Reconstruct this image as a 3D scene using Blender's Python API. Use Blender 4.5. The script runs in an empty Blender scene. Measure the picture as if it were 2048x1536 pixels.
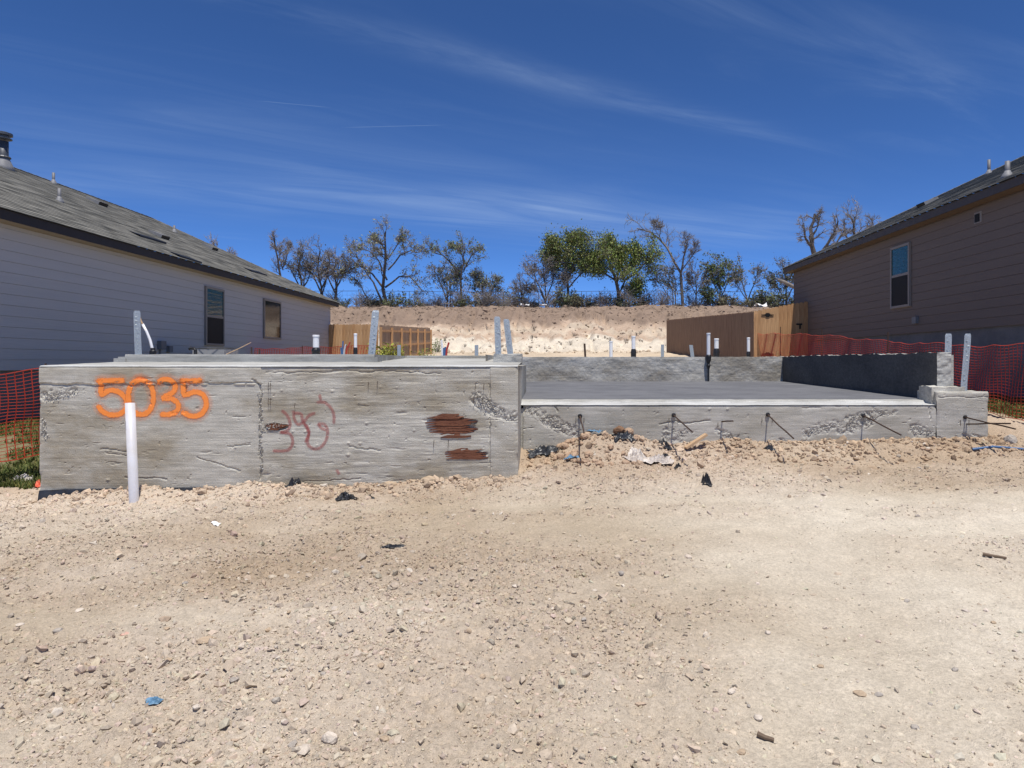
import bpy, math, random
import numpy as np
from mathutils import Vector

# ------------------------------------------------------------------ camera, sky, sun, exposure
EYE = 1.6
F, CX, CY = 1365.0, 1095.0, 724.0          # focal length and vanishing point in photo pixels (2048 wide)
scn = bpy.context.scene
COL = scn.collection
cam = bpy.data.cameras.new('camera'); camo = bpy.data.objects.new('camera', cam); COL.objects.link(camo)
cam.sensor_width = 36.0; cam.lens = F / 2048.0 * 36.0
cam.shift_x = (1024 - CX) / 2048.0; cam.shift_y = (CY - 768) / 2048.0
cam.clip_start = 0.05; cam.clip_end = 3000
camo.location = (0, 0, EYE); camo.rotation_euler = (math.radians(90), 0, 0)
scn.camera = camo

SUN_EL = math.radians(73); SUN_SIDE = math.radians(17)   # behind the camera, a little to the right
sdir = Vector((-math.cos(SUN_EL) * math.sin(SUN_SIDE), math.cos(SUN_EL) * math.cos(SUN_SIDE), -math.sin(SUN_EL)))
sl = bpy.data.lights.new('sun', 'SUN'); sl.energy = 4.8; sl.angle = math.radians(0.5); sl.color = (1.0, 0.955, 0.89)
so = bpy.data.objects.new('sun', sl); COL.objects.link(so); so.rotation_euler = sdir.to_track_quat('-Z', 'Y').to_euler()
so.location = (5, -20, 40)
w = bpy.data.worlds.new('World'); scn.world = w; w.use_nodes = True
scn.view_settings.view_transform = 'Standard'; scn.view_settings.look = 'None'
scn.view_settings.exposure = 0.16; scn.view_settings.gamma = 1.0

def build_sky():
    nt = w.node_tree; N = nt.nodes; L = nt.links
    for n in list(N): N.remove(n)
    out = N.new('ShaderNodeOutputWorld'); bg = N.new('ShaderNodeBackground'); bg.inputs[1].default_value = 0.136
    sky = N.new('ShaderNodeTexSky'); sky.sky_type = 'NISHITA'; sky.sun_disc = False
    sky.sun_elevation = SUN_EL; sky.sun_rotation = math.atan2(-sdir.x, -sdir.y)
    sky.altitude = 300; sky.air_density = 0.4; sky.dust_density = 0.0; sky.ozone_density = 6.0
    hs = N.new('ShaderNodeHueSaturation'); hs.inputs['Saturation'].default_value = 1.0; hs.inputs['Value'].default_value = 1.0
    L.new(sky.outputs[0], hs.inputs['Color'])
    tint = N.new('ShaderNodeMix'); tint.data_type = 'RGBA'; tint.blend_type = 'MULTIPLY'; tint.inputs[0].default_value = 1; L.new(hs.outputs[0], tint.inputs[6]); tint.inputs[7].default_value = (0.60, 0.87, 1.14, 1)
    tc = N.new('ShaderNodeTexCoord')
    def M(op, a, b=None, c=None):
        n = N.new('ShaderNodeMath'); n.operation = op
        for i, v in enumerate((a, b, c)):
            if v is None: continue
            if isinstance(v, (int, float)): n.inputs[i].default_value = v
            else: L.new(v, n.inputs[i])
        return n.outputs[0]
    sep = N.new('ShaderNodeSeparateXYZ'); L.new(tc.outputs['Generated'], sep.inputs[0])
    zz = M('MAXIMUM', sep.outputs[2], 0.04)
    u = M('DIVIDE', sep.outputs[0], zz); v = M('DIVIDE', sep.outputs[1], zz)     # cirrus layer seen as a flat sheet
    a = math.radians(30)
    s = M('ADD', M('MULTIPLY', u, math.cos(a)), M('MULTIPLY', v, math.sin(a)))    # along the streaks
    t = M('SUBTRACT', M('MULTIPLY', v, math.cos(a)), M('MULTIPLY', u, math.sin(a)))
    cmb = N.new('ShaderNodeCombineXYZ'); L.new(M('MULTIPLY', s, 0.55), cmb.inputs[0]); L.new(M('MULTIPLY', t, 2.6), cmb.inputs[1])
    nz = N.new('ShaderNodeTexNoise'); nz.inputs['Scale'].default_value = 1.0; nz.inputs['Detail'].default_value = 9
    nz.inputs['Roughness'].default_value = 0.62; nz.inputs['Distortion'].default_value = 1.1; L.new(cmb.outputs[0], nz.inputs[0])
    cmb2 = N.new('ShaderNodeCombineXYZ'); L.new(M('MULTIPLY', s, 0.3), cmb2.inputs[0]); L.new(M('MULTIPLY', t, 0.55), cmb2.inputs[1]); cmb2.inputs[2].default_value = 3.3
    n2 = N.new('ShaderNodeTexNoise'); n2.inputs['Scale'].default_value = 1.0; n2.inputs['Detail'].default_value = 3; L.new(cmb2.outputs[0], n2.inputs[0])
    def smooth(x, lo, hi):
        n = N.new('ShaderNodeMapRange'); n.interpolation_type = 'SMOOTHSTEP'
        L.new(x, n.inputs[0]); n.inputs[1].default_value = lo; n.inputs[2].default_value = hi; return n.outputs[0]
    wisps = M('MULTIPLY', smooth(nz.outputs[0], 0.48, 0.85), smooth(n2.outputs[0], 0.42, 0.68))
    def streak(u0, v0, u1, v1, wd):
        dx, dy = u1 - u0, v1 - v0; ln = math.hypot(dx, dy); dx /= ln; dy /= ln
        al = M('ADD', M('MULTIPLY', M('SUBTRACT', u, u0), dx), M('MULTIPLY', M('SUBTRACT', v, v0), dy))
        pe = M('SUBTRACT', M('MULTIPLY', M('SUBTRACT', v, v0), dx), M('MULTIPLY', M('SUBTRACT', u, u0), dy))
        g = M('POWER', 2.718, M('MULTIPLY', M('MULTIPLY', pe, pe), -1.0 / (wd * wd)))
        ends = M('MULTIPLY', smooth(al, -0.1 * ln, 0.2 * ln), M('SUBTRACT', 1.0, smooth(al, 0.75 * ln, 1.1 * ln)))
        return M('MULTIPLY', g, ends)
    band = M('MULTIPLY', M('ADD', streak(-1.5, 1.5, 1.3, 3.2, 0.09), M('MULTIPLY', streak(0.0, 1.6, 1.6, 2.6, 0.12), 0.55)), smooth(nz.outputs[0], 0.3, 0.72))
    veil = M('MULTIPLY', streak(-4.6, 2.9, 2.6, 5.3, 0.8), M('MULTIPLY', smooth(nz.outputs[0], 0.1, 0.95), smooth(n2.outputs[0], 0.25, 0.7)))
    trails = M('ADD', streak(-1.10, 2.615, -0.86, 2.68, 0.004), streak(-0.86, 2.91, -0.44, 2.88, 0.0045))
    tot = M('ADD', M('ADD', M('MULTIPLY', wisps, 0.08), M('MULTIPLY', band, 0.16)), M('ADD', M('MULTIPLY', veil, 0.62), M('MULTIPLY', trails, 0.11)))
    fac = M('MINIMUM', tot, 0.8)
    mx = N.new('ShaderNodeMix'); mx.data_type = 'RGBA'; L.new(fac, mx.inputs[0]); L.new(tint.outputs[2], mx.inputs[6]); mx.inputs[7].default_value = (3.4, 4.4, 5.9, 1)
    L.new(mx.outputs[2], bg.inputs[0]); L.new(bg.outputs[0], out.inputs[0])
build_sky()

# ------------------------------------------------------------------ helpers
rng = np.random.default_rng(7); R = random.Random(11)
def X_(px, Y): return (px - CX) / F * Y
def Z_(py, Y): return EYE + (CY - py) / F * Y
def P(px, py, Y): return (X_(px, Y), Y, Z_(py, Y))
def Yof(px, X): return X * F / (px - CX)
def PX(px, py, X): Y = Yof(px, X); return (X, Y, Z_(py, Y))
def sstep(a, b, x): t = np.clip((x - a) / (b - a), 0, 1); return t * t * (3 - 2 * t)
def vnoise(x, y, seed):
    xi = np.floor(x).astype(np.int64); yi = np.floor(y).astype(np.int64); fx = x - xi; fy = y - yi
    fx = fx * fx * (3 - 2 * fx); fy = fy * fy * (3 - 2 * fy)
    def h(a, b):
        k = (a * 374761393 + b * 668265263 + seed * 974711) & 0xffffffff
        k = ((k ^ (k >> 13)) * 1274126177) & 0xffffffff
        return ((k ^ (k >> 16)) & 0xffffffff) / 4294967296.0
    return (h(xi, yi) * (1 - fx) + h(xi + 1, yi) * fx) * (1 - fy) + (h(xi, yi + 1) * (1 - fx) + h(xi + 1, yi + 1) * fx) * fy - 0.5
def fbm(x, y, sc, oc, seed, gain=0.5):
    x = np.asarray(x, float) * sc; y = np.asarray(y, float) * sc; a = 1.0; s = 0
    for i in range(oc): s = s + a * vnoise(x * 2 ** i + 17.3 * i, y * 2 ** i - 9.1 * i, seed + i); a *= gain
    return s
class MB:
    def __init__(s): s.v = []; s.f = []
    def add(s, vs, fs):
        o = len(s.v); s.v.extend(vs); s.f.extend([tuple(i + o for i in f) for f in fs]); return s
    def box(s, x0, x1, y0, y1, z0, z1):
        return s.add([(x0,y0,z0),(x1,y0,z0),(x1,y1,z0),(x0,y1,z0),(x0,y0,z1),(x1,y0,z1),(x1,y1,z1),(x0,y1,z1)],
                     [(3,2,1,0),(4,5,6,7),(0,1,5,4),(1,2,6,5),(2,3,7,6),(3,0,4,7)])
    def tube(s, pts, r0, r1=None, n=6, cap=True):
        if r1 is None: r1 = r0
        m = len(pts); vs = []
        for i, p in enumerate(pts):
            a = pts[max(i - 1, 0)]; b = pts[min(i + 1, m - 1)]
            dx, dy, dz = b[0]-a[0], b[1]-a[1], b[2]-a[2]; l = math.sqrt(dx*dx+dy*dy+dz*dz) or 1; dx/=l; dy/=l; dz/=l
            if abs(dz) < 0.9: ux, uy, uz = -dy, dx, 0.0
            else: ux, uy, uz = 0.0, -dz, dy
            l = math.sqrt(ux*ux+uy*uy+uz*uz); ux/=l; uy/=l; uz/=l
            vx, vy, vz = dy*uz-dz*uy, dz*ux-dx*uz, dx*uy-dy*ux
            r = r0 + (r1 - r0) * i / max(m - 1, 1)
            for k in range(n):
                c = math.cos(6.28318 * k / n) * r; q = math.sin(6.28318 * k / n) * r
                vs.append((p[0]+ux*c+vx*q, p[1]+uy*c+vy*q, p[2]+uz*c+vz*q))
        fs = [(i*n+k, i*n+(k+1)%n, (i+1)*n+(k+1)%n, (i+1)*n+k) for i in range(m-1) for k in range(n)]
        if cap: fs += [tuple(range(n-1, -1, -1)), tuple(range((m-1)*n, m*n))]
        return s.add(vs, fs)
    def lathe(s, x, y, prof, n=14):
        vs = [(x + r*math.cos(6.28318*k/n), y + r*math.sin(6.28318*k/n), z) for r, z in prof for k in range(n)]; m = len(prof)
        fs = [(i*n+k, i*n+(k+1)%n, (i+1)*n+(k+1)%n, (i+1)*n+k) for i in range(m-1) for k in range(n)]
        fs += [tuple(range(n-1,-1,-1)), tuple(range((m-1)*n, m*n))]
        return s.add(vs, fs)
    def prism(s, poly, z0, z1):
        n = len(poly)
        return s.add([(x,y,z0) for x,y in poly]+[(x,y,z1) for x,y in poly],
                     [tuple(range(n-1,-1,-1)), tuple(range(n,2*n))]+[(i,(i+1)%n,n+(i+1)%n,n+i) for i in range(n)])
def link(o, parent=None):
    COL.objects.link(o)
    if parent is not None: o.parent = parent; o.matrix_parent_inverse = parent.matrix_basis.inverted()
    return o
def obj(name, mb, mat, parent=None, smooth=False):
    me = bpy.data.meshes.new(name)
    if isinstance(mb, MB): me.from_pydata(mb.v, [], mb.f)
    else: me.from_pydata(mb[0], [], mb[1])
    me.update()
    if mat: me.materials.append(mat)
    if smooth: me.polygons.foreach_set('use_smooth', [True] * len(me.polygons))
    return link(bpy.data.objects.new(name, me), parent)
def tag(o, label=None, cat=None, group=None, kind=None):
    if label: o['label'] = label
    if cat: o['category'] = cat
    if group: o['group'] = group
    if kind: o['kind'] = kind
    return o
def thing(name, label, cat, loc=(0,0,0), group=None):
    o = bpy.data.objects.new(name, None); o.empty_display_size = 0.1; o.location = loc; COL.objects.link(o)
    return tag(o, label, cat, group)
def vcol(o, cols, name='Col'):
    at = o.data.attributes.new(name, 'FLOAT_COLOR', 'POINT'); c = np.ones((len(cols), 4), np.float32); c[:, :3] = cols
    at.data.foreach_set('color', c.ravel())
def grid(nx, ny, fn):                      # fn(u,v arrays) -> xyz arrays
    u, v = np.meshgrid(np.linspace(0, 1, nx), np.linspace(0, 1, ny)); x, y, z = fn(u.ravel(), v.ravel())
    V = np.stack([x, y, z], 1); i = np.arange(nx*ny).reshape(ny, nx)
    Fq = np.stack([i[:-1,:-1], i[:-1,1:], i[1:,1:], i[1:,:-1]], -1).reshape(-1, 4)
    return V, Fq
ICO_V = None
def _ico():
    p = (1 + 5 ** .5) / 2
    v = np.array([(-1,p,0),(1,p,0),(-1,-p,0),(1,-p,0),(0,-1,p),(0,1,p),(0,-1,-p),(0,1,-p),(p,0,-1),(p,0,1),(-p,0,-1),(-p,0,1)], float)
    v /= np.linalg.norm(v[0])
    f = np.array([(0,11,5),(0,5,1),(0,1,7),(0,7,10),(0,10,11),(1,5,9),(5,11,4),(11,10,2),(10,7,6),(7,1,8),(3,9,4),(3,4,2),(3,2,6),(3,6,8),(3,8,9),(4,9,5),(2,4,11),(6,2,10),(8,6,7),(9,8,1)])
    return v, f
ICO = _ico()
OCT = (np.array([(1,0,0),(-1,0,0),(0,1,0),(0,-1,0),(0,0,1),(0,0,-1)], float),
       np.array([(0,2,4),(2,1,4),(1,3,4),(3,0,4),(2,0,5),(1,2,5),(3,1,5),(0,3,5)]))
def stones(centers, radii, base, rg, flat=0.65, jit=0.22):
    n = len(centers); bv, bf = base; k = len(bv)
    sc = np.stack([rg.uniform(0.7, 1.35, n), rg.uniform(0.7, 1.35, n), rg.uniform(0.45, 0.95, n) * flat / 0.65], 1) * radii[:, None]
    v = bv[None] * (1 + rg.normal(0, jit, (n, k, 1))) * sc[:, None, :]
    q = rg.normal(0, 1, (n, 4)) * np.array([1, .35, .35, 1]); q /= np.linalg.norm(q, axis=1, keepdims=True); ww, x, y, z = q.T
    Rm = np.stack([1-2*(y*y+z*z), 2*(x*y-z*ww), 2*(x*z+y*ww), 2*(x*y+z*ww), 1-2*(x*x+z*z), 2*(y*z-x*ww), 2*(x*z-y*ww), 2*(y*z+x*ww), 1-2*(x*x+y*y)], 1).reshape(n, 3, 3)
    v = np.einsum('nij,nkj->nki', Rm, v) + centers[:, None, :]
    f = (bf[None] + (np.arange(n) * k)[:, None, None]).reshape(-1, 3)
    return v.reshape(-1, 3), f, k

# ------------------------------------------------------------------ materials
def mat(name, col, rough=0.85, metal=0.0, var=0.0, vscale=8.0, bump=0.0, bscale=60.0, stretch=(1,1,1), attr=None, spec=0.3, col2=None, detail=6, coord='Object'):
    m = bpy.data.materials.new(name); m.use_nodes = True; nt = m.node_tree; N = nt.nodes; L = nt.links
    b = N['Principled BSDF']; b.inputs['Roughness'].default_value = rough; b.inputs['Metallic'].default_value = metal
    b.inputs['Specular IOR Level'].default_value = spec
    tc = N.new('ShaderNodeTexCoord'); mp = N.new('ShaderNodeMapping'); mp.inputs['Scale'].default_value = stretch; L.new(tc.outputs[coord], mp.inputs[0])
    src = None
    if attr:
        at = N.new('ShaderNodeAttribute'); at.attribute_name = attr; src = at.outputs[0]
    if var or col2:
        nz = N.new('ShaderNodeTexNoise'); nz.inputs['Scale'].default_value = vscale; nz.inputs['Detail'].default_value = detail; nz.inputs['Roughness'].default_value = 0.62
        L.new(mp.outputs[0], nz.inputs[0])
        mr = N.new('ShaderNodeMapRange'); mr.inputs[1].default_value = 0.3; mr.inputs[2].default_value = 0.7; L.new(nz.outputs[0], mr.inputs[0])
        if col2:
            mx = N.new('ShaderNodeMix'); mx.data_type = 'RGBA'; L.new(mr.outputs[0], mx.inputs[0]); mx.inputs[6].default_value = (*col, 1); mx.inputs[7].default_value = (*col2, 1); src = mx.outputs[2]
        if var:
            mr2 = N.new('ShaderNodeMapRange'); mr2.inputs[3].default_value = 1 - var; mr2.inputs[4].default_value = 1 + var; L.new(mr.outputs[0], mr2.inputs[0])
            mx = N.new('ShaderNodeMix'); mx.data_type = 'RGBA'; mx.blend_type = 'MULTIPLY'; mx.inputs[0].default_value = 1
            if src: L.new(src, mx.inputs[6])
            else: mx.inputs[6].default_value = (*col, 1)
            L.new(mr2.outputs[0], mx.inputs[7]); src = mx.outputs[2]
    if src: L.new(src, b.inputs['Base Color'])
    else: b.inputs['Base Color'].default_value = (*col, 1)
    if bump:
        nb = N.new('ShaderNodeTexNoise'); nb.inputs['Scale'].default_value = bscale; nb.inputs['Detail'].default_value = 5; L.new(mp.outputs[0], nb.inputs[0])
        bp = N.new('ShaderNodeBump'); bp.inputs['Strength'].default_value = bump; bp.inputs['Distance'].default_value = 0.02; L.new(nb.outputs[0], bp.inputs['Height']); L.new(bp.outputs[0], b.inputs['Normal'])
    return m

def concrete(name, col, stain, grain=1.0, bumpd=0.5):
    m = bpy.data.materials.new(name); m.use_nodes = True; nt = m.node_tree; N = nt.nodes; L = nt.links
    b = N['Principled BSDF']; b.inputs['Roughness'].default_value = 0.9; b.inputs['Specular IOR Level'].default_value = 0.2
    tc = N.new('ShaderNodeTexCoord')
    def noise(scale, st, det=6, rough=0.6):
        mp = N.new('ShaderNodeMapping'); mp.inputs['Scale'].default_value = st; L.new(tc.outputs['Object'], mp.inputs[0])
        n = N.new('ShaderNodeTexNoise'); n.inputs['Scale'].default_value = scale; n.inputs['Detail'].default_value = det; n.inputs['Roughness'].default_value = rough; L.new(mp.outputs[0], n.inputs[0]); return n.outputs[0]
    def rng_(x, a, b_, c, d):
        r = N.new('ShaderNodeMapRange'); r.inputs[1].default_value = a; r.inputs[2].default_value = b_; r.inputs[3].default_value = c; r.inputs[4].default_value = d; L.new(x, r.inputs[0]); return r.outputs[0]
    n1 = noise(1.6, (0.7, 1, 1.3)); n2 = noise(14, (0.25, 1, 1.6)); n3 = noise(90, (1, 1, 1), 3); n4 = noise(26, (0.08, 1, 2.2), 4)
    mx = N.new('ShaderNodeMix'); mx.data_type = 'RGBA'; L.new(rng_(n1, 0.42, 0.62, 0, 1), mx.inputs[0]); mx.inputs[6].default_value = (*col, 1); mx.inputs[7].default_value = (*stain, 1)
    cur = mx.outputs[2]
    for n, lo, hi in ((n2, 0.8, 1.14), (n3, 0.82, 1.14), (n4, 0.8, 1.1)):
        q = N.new('ShaderNodeMix'); q.data_type = 'RGBA'; q.blend_type = 'MULTIPLY'; q.inputs[0].default_value = 1
        L.new(cur, q.inputs[6]); L.new(rng_(n, 0.3, 0.7, lo, hi), q.inputs[7]); cur = q.outputs[2]
    vo = N.new('ShaderNodeTexVoronoi'); vo.inputs['Scale'].default_value = 17; L.new(tc.outputs['Object'], vo.inputs[0])     # bug holes
    hole = rng_(vo.outputs['Distance'], 0.06, 0.1, 0.45, 1.0)
    nh = noise(3.1, (1, 1, 1), 2); gate = rng_(nh, 0.46, 0.56, 0, 1)
    hm = N.new('ShaderNodeMix'); hm.data_type = 'FLOAT'; L.new(gate, hm.inputs[0]); hm.inputs[2].default_value = 1.0; L.new(hole, hm.inputs[3])
    q = N.new('ShaderNodeMix'); q.data_type = 'RGBA'; q.blend_type = 'MULTIPLY'; q.inputs[0].default_value = 1; L.new(cur, q.inputs[6]); L.new(hm.outputs[0], q.inputs[7]); cur = q.outputs[2]
    L.new(cur, b.inputs['Base Color'])
    ad = N.new('ShaderNodeMath'); ad.operation = 'MULTIPLY_ADD'; L.new(n4, ad.inputs[0]); ad.inputs[1].default_value = 0.8 * grain; L.new(n3, ad.inputs[2])
    ad2 = N.new('ShaderNodeMath'); ad2.operation = 'MULTIPLY_ADD'; L.new(hm.outputs[0], ad2.inputs[0]); ad2.inputs[1].default_value = 0.6; L.new(ad.outputs[0], ad2.inputs[2])
    bp = N.new('ShaderNodeBump'); bp.inputs['Strength'].default_value = bumpd; bp.inputs['Distance'].default_value = 0.02; L.new(ad2.outputs[0], bp.inputs['Height']); L.new(bp.outputs[0], b.inputs['Normal'])
    return m

M = {}
M['conc'] = concrete('board_formed_concrete', (0.55, 0.525, 0.455), (0.375, 0.33, 0.25), 0.45, 0.3)
M['conc2'] = concrete('garage_wall_concrete', (0.52, 0.50, 0.445), (0.42, 0.395, 0.335), 0.3, 0.3)
M['top'] = concrete('porch_concrete', (0.44, 0.435, 0.405), (0.36, 0.35, 0.315), 0.2, 0.2)
M['rim'] = concrete('white_laitance', (0.54, 0.54, 0.52), (0.44, 0.435, 0.41), 0.2, 0.25)
M['slab'] = concrete('slab_edge_concrete', (0.47, 0.46, 0.42), (0.34, 0.32, 0.275), 0.3, 0.5)
M['back'] = concrete('blotched_wall_concrete', (0.52, 0.50, 0.45), (0.33, 0.30, 0.25), 0.3, 0.45)
M['gfloor'] = concrete('trowelled_floor', (0.165, 0.166, 0.174), (0.13, 0.131, 0.14), 0.1, 0.1)
M['curb_dark'] = concrete('dark_curb_concrete', (0.125, 0.12, 0.11), (0.095, 0.092, 0.086), 0.5, 0.3)  # darker concrete tone for the inner face of the garage curb
M['agg'] = mat('aggregate', (0.5, 0.48, 0.44), attr='Col', var=0.2, vscale=40)
M['galv'] = mat('galvanised_steel', (0.42, 0.46, 0.48), 0.5, 0.55, var=0.3, vscale=60, bump=0.3, bscale=90, spec=0.5)
M['rust'] = mat('rusty_rebar', (0.06, 0.045, 0.038), 0.8, 0.2, col2=(0.10, 0.055, 0.035), vscale=50, bump=0.5, bscale=150)
M['pvc'] = mat('white_pvc', (0.82, 0.82, 0.83), 0.4, var=0.05, vscale=6, spec=0.4)
M['pvcg'] = mat('grey_white_pvc', (0.66, 0.66, 0.70), 0.45, col2=(0.54, 0.52, 0.51), var=0.05, vscale=4, spec=0.4)
M['black'] = mat('black_plastic', (0.016, 0.016, 0.018), 0.42, var=0.5, vscale=20, bump=0.6, bscale=30, spec=0.5)
M['poly'] = mat('black_poly_film', (0.03, 0.032, 0.036), 0.35, var=0.5, vscale=9, bump=0.8, bscale=18, spec=0.5)
M['bluef'] = mat('blue_film', (0.11, 0.22, 0.33), 0.5, var=0.3, vscale=15, bump=0.5, bscale=25)
M['bluep'] = mat('blue_tube', (0.07, 0.15, 0.30), 0.4)
M['redp'] = mat('red_tube', (0.45, 0.05, 0.04), 0.4)
M['bag'] = mat('white_woven_bag', (0.66, 0.61, 0.55), 0.7, col2=(0.42, 0.36, 0.31), vscale=5, bump=0.7, bscale=30)
M['orange'] = mat('orange_net', (0.46, 0.05, 0.025), 0.5, var=0.3, vscale=3, spec=0.4)
M['pinkpaint'] = mat('faded_orange_flag', (0.8, 0.2, 0.12), 0.7, var=0.3, vscale=30)
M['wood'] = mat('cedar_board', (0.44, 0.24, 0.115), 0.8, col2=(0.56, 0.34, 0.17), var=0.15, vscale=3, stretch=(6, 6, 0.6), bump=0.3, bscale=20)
M['wood2'] = mat('shaded_cedar', (0.20, 0.12, 0.075), 0.85, col2=(0.26, 0.17, 0.11), var=0.15, vscale=3, stretch=(6, 6, 0.5), bump=0.3, bscale=20)  # darker copy of the cedar: the long fence's shade is put into its colour
M['woodw'] = mat('grey_brown_cedar', (0.27, 0.185, 0.125), 0.85, col2=(0.36, 0.26, 0.18), var=0.15, vscale=3, stretch=(6, 6, 0.5))  # duller grey-brown cedar for the pickets of the left run
M['woodcut'] = mat('lumber_scrap', (0.5, 0.34, 0.2), 0.8, var=0.2, vscale=6, stretch=(1, 6, 6))
M['woodrot'] = mat('splintered_brown_wood', (0.125, 0.042, 0.024), 0.9, col2=(0.24, 0.105, 0.06), vscale=9, stretch=(0.6, 4, 9), bump=0.9, bscale=22)
M['dead'] = mat('dead_stick', (0.16, 0.115, 0.08), 0.9, var=0.3, vscale=12)
M['iron'] = mat('black_iron', (0.012, 0.012, 0.013), 0.55)
M['sidingL'] = mat('cream_siding', (0.51, 0.48, 0.465), 0.75, var=0.04, vscale=2, bump=0.15, bscale=14, stretch=(1, 0.2, 3))
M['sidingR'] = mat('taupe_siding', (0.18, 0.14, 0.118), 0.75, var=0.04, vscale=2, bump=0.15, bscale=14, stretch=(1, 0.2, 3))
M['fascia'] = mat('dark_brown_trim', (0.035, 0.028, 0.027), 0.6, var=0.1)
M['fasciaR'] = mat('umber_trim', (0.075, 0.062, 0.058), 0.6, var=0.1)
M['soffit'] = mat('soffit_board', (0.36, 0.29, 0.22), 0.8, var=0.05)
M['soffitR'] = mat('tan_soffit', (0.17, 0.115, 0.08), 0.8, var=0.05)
M['found'] = mat('house_foundation', (0.17, 0.168, 0.17), 0.9, var=0.2, vscale=2, bump=0.3, bscale=20)
M['frame'] = mat('tan_window_frame', (0.27, 0.235, 0.21), 0.5, var=0.04)
M['glass'] = mat('window_glass', (0.008, 0.014, 0.015), 0.06, spec=0.9, bump=0.06, bscale=2.5)
M['glassT'] = mat('teal_window_glass', (0.012, 0.075, 0.08), 0.08, spec=0.9, bump=0.3, bscale=5, stretch=(1, 0.4, 3))
M['screen'] = mat('insect_screen', (0.012, 0.012, 0.013), 0.6, spec=0.2)
M['ventgrey'] = mat('grey_vent_paint', (0.17, 0.17, 0.18), 0.6, 0.2, var=0.1)
M['boot'] = mat('lead_boot', (0.22, 0.22, 0.225), 0.6, 0.1, var=0.15)
M['flue'] = mat('dark_flue', (0.10, 0.105, 0.115), 0.5, 0.4, var=0.2)
M['box'] = mat('grey_utility_box', (0.17, 0.175, 0.19), 0.5, 0.2)
M['ac'] = mat('condenser_metal', (0.5, 0.5, 0.5), 0.45, 0.4, var=0.1)
M['post'] = mat('fence_pipe', (0.09, 0.09, 0.09), 0.5, 0.5)
M['bark'] = mat('dark_bark', (0.10, 0.085, 0.075), 0.95, var=0.35, vscale=5, bump=0.6, bscale=12)
M['barkp'] = mat('pale_bark', (0.2, 0.175, 0.155), 0.95, var=0.3, vscale=5, bump=0.6, bscale=12)
M['twig'] = mat('grey_twig', (0.25, 0.225, 0.205), 0.95, var=0.25, vscale=2)
M['leafg'] = mat('spring_leaf', (0.105, 0.135, 0.03), 0.6, attr='Col', var=0.25, vscale=1.2)
M['grass'] = mat('grass_blade', (0.07, 0.11, 0.025), 0.7, attr='Col')
M['stone'] = mat('gravel_stone', (0.4, 0.33, 0.26), 0.92, attr='Col', var=0.16, vscale=70, spec=0.15)
M['rock'] = mat('limestone_rock', (0.53, 0.46, 0.38), 0.9, var=0.25, vscale=25, bump=0.7, bscale=40)
M['rockt'] = mat('tan_rock', (0.42, 0.32, 0.22), 0.9, var=0.25, vscale=20, bump=0.7, bscale=40)
M['rockg'] = mat('grey_rock', (0.36, 0.32, 0.275), 0.9, var=0.25, vscale=20, bump=0.7, bscale=40)
M['clod'] = mat('dirt_clod', (0.40, 0.28, 0.19), 0.95, var=0.25, vscale=20, bump=0.8, bscale=40)
M['clodd'] = mat('dark_dirt_clod', (0.19, 0.11, 0.065), 0.95, var=0.25, vscale=20, bump=0.8, bscale=40)
M['tile'] = mat('pink_tile_shard', (0.52, 0.33, 0.26), 0.85, var=0.12, vscale=15)
M['whitep'] = mat('white_plastic_litter', (0.75, 0.74, 0.72), 0.6)

def shingle():
    m = bpy.data.materials.new('grey_shingles'); m.use_nodes = True; nt = m.node_tree; N = nt.nodes; L = nt.links
    b = N['Principled BSDF']; b.inputs['Roughness'].default_value = 0.95; b.inputs['Specular IOR Level'].default_value = 0.15
    at = N.new('ShaderNodeAttribute'); at.attribute_name = 'rc'       # R: along the course (m), G: course number
    sp = N.new('ShaderNodeSeparateXYZ'); L.new(at.outputs['Vector'], sp.inputs[0])
    fl = N.new('ShaderNodeMath'); fl.operation = 'FLOOR'; L.new(sp.outputs[1], fl.inputs[0])
    c = N.new('ShaderNodeCombineXYZ'); ml = N.new('ShaderNodeMath'); ml.operation = 'MULTIPLY'; ml.inputs[1].default_value = 0.9; L.new(sp.outputs[0], ml.inputs[0]); L.new(ml.outputs[0], c.inputs[0])
    m2 = N.new('ShaderNodeMath'); m2.operation = 'MULTIPLY'; m2.inputs[1].default_value = 7.31; L.new(fl.outputs[0], m2.inputs[0]); L.new(m2.outputs[0], c.inputs[1])
    nz = N.new('ShaderNodeTexNoise'); nz.inputs['Scale'].default_value = 1.5; nz.inputs['Detail'].default_value = 4; L.new(c.outputs[0], nz.inputs[0])
    cr = N.new('ShaderNodeValToRGB'); cr.color_ramp.elements[0].position = 0.3; cr.color_ramp.elements[0].color = (0.05, 0.05, 0.045, 1); cr.color_ramp.elements[1].position = 0.72; cr.color_ramp.elements[1].color = (0.25, 0.24, 0.21, 1)
    L.new(nz.outputs[0], cr.inputs[0])
    tc = N.new('ShaderNodeTexCoord'); n3 = N.new('ShaderNodeTexNoise'); n3.inputs['Scale'].default_value = 70; L.new(tc.outputs['Object'], n3.inputs[0])
    mr = N.new('ShaderNodeMapRange'); mr.inputs[3].default_value = 0.75; mr.inputs[4].default_value = 1.25; L.new(n3.outputs[0], mr.inputs[0])
    q = N.new('ShaderNodeMix'); q.data_type = 'RGBA'; q.blend_type = 'MULTIPLY'; q.inputs[0].default_value = 1; L.new(cr.outputs[0], q.inputs[6]); L.new(mr.outputs[0], q.inputs[7])
    L.new(q.outputs[2], b.inputs['Base Color'])
    return m
M['shingle'] = shingle()

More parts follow.
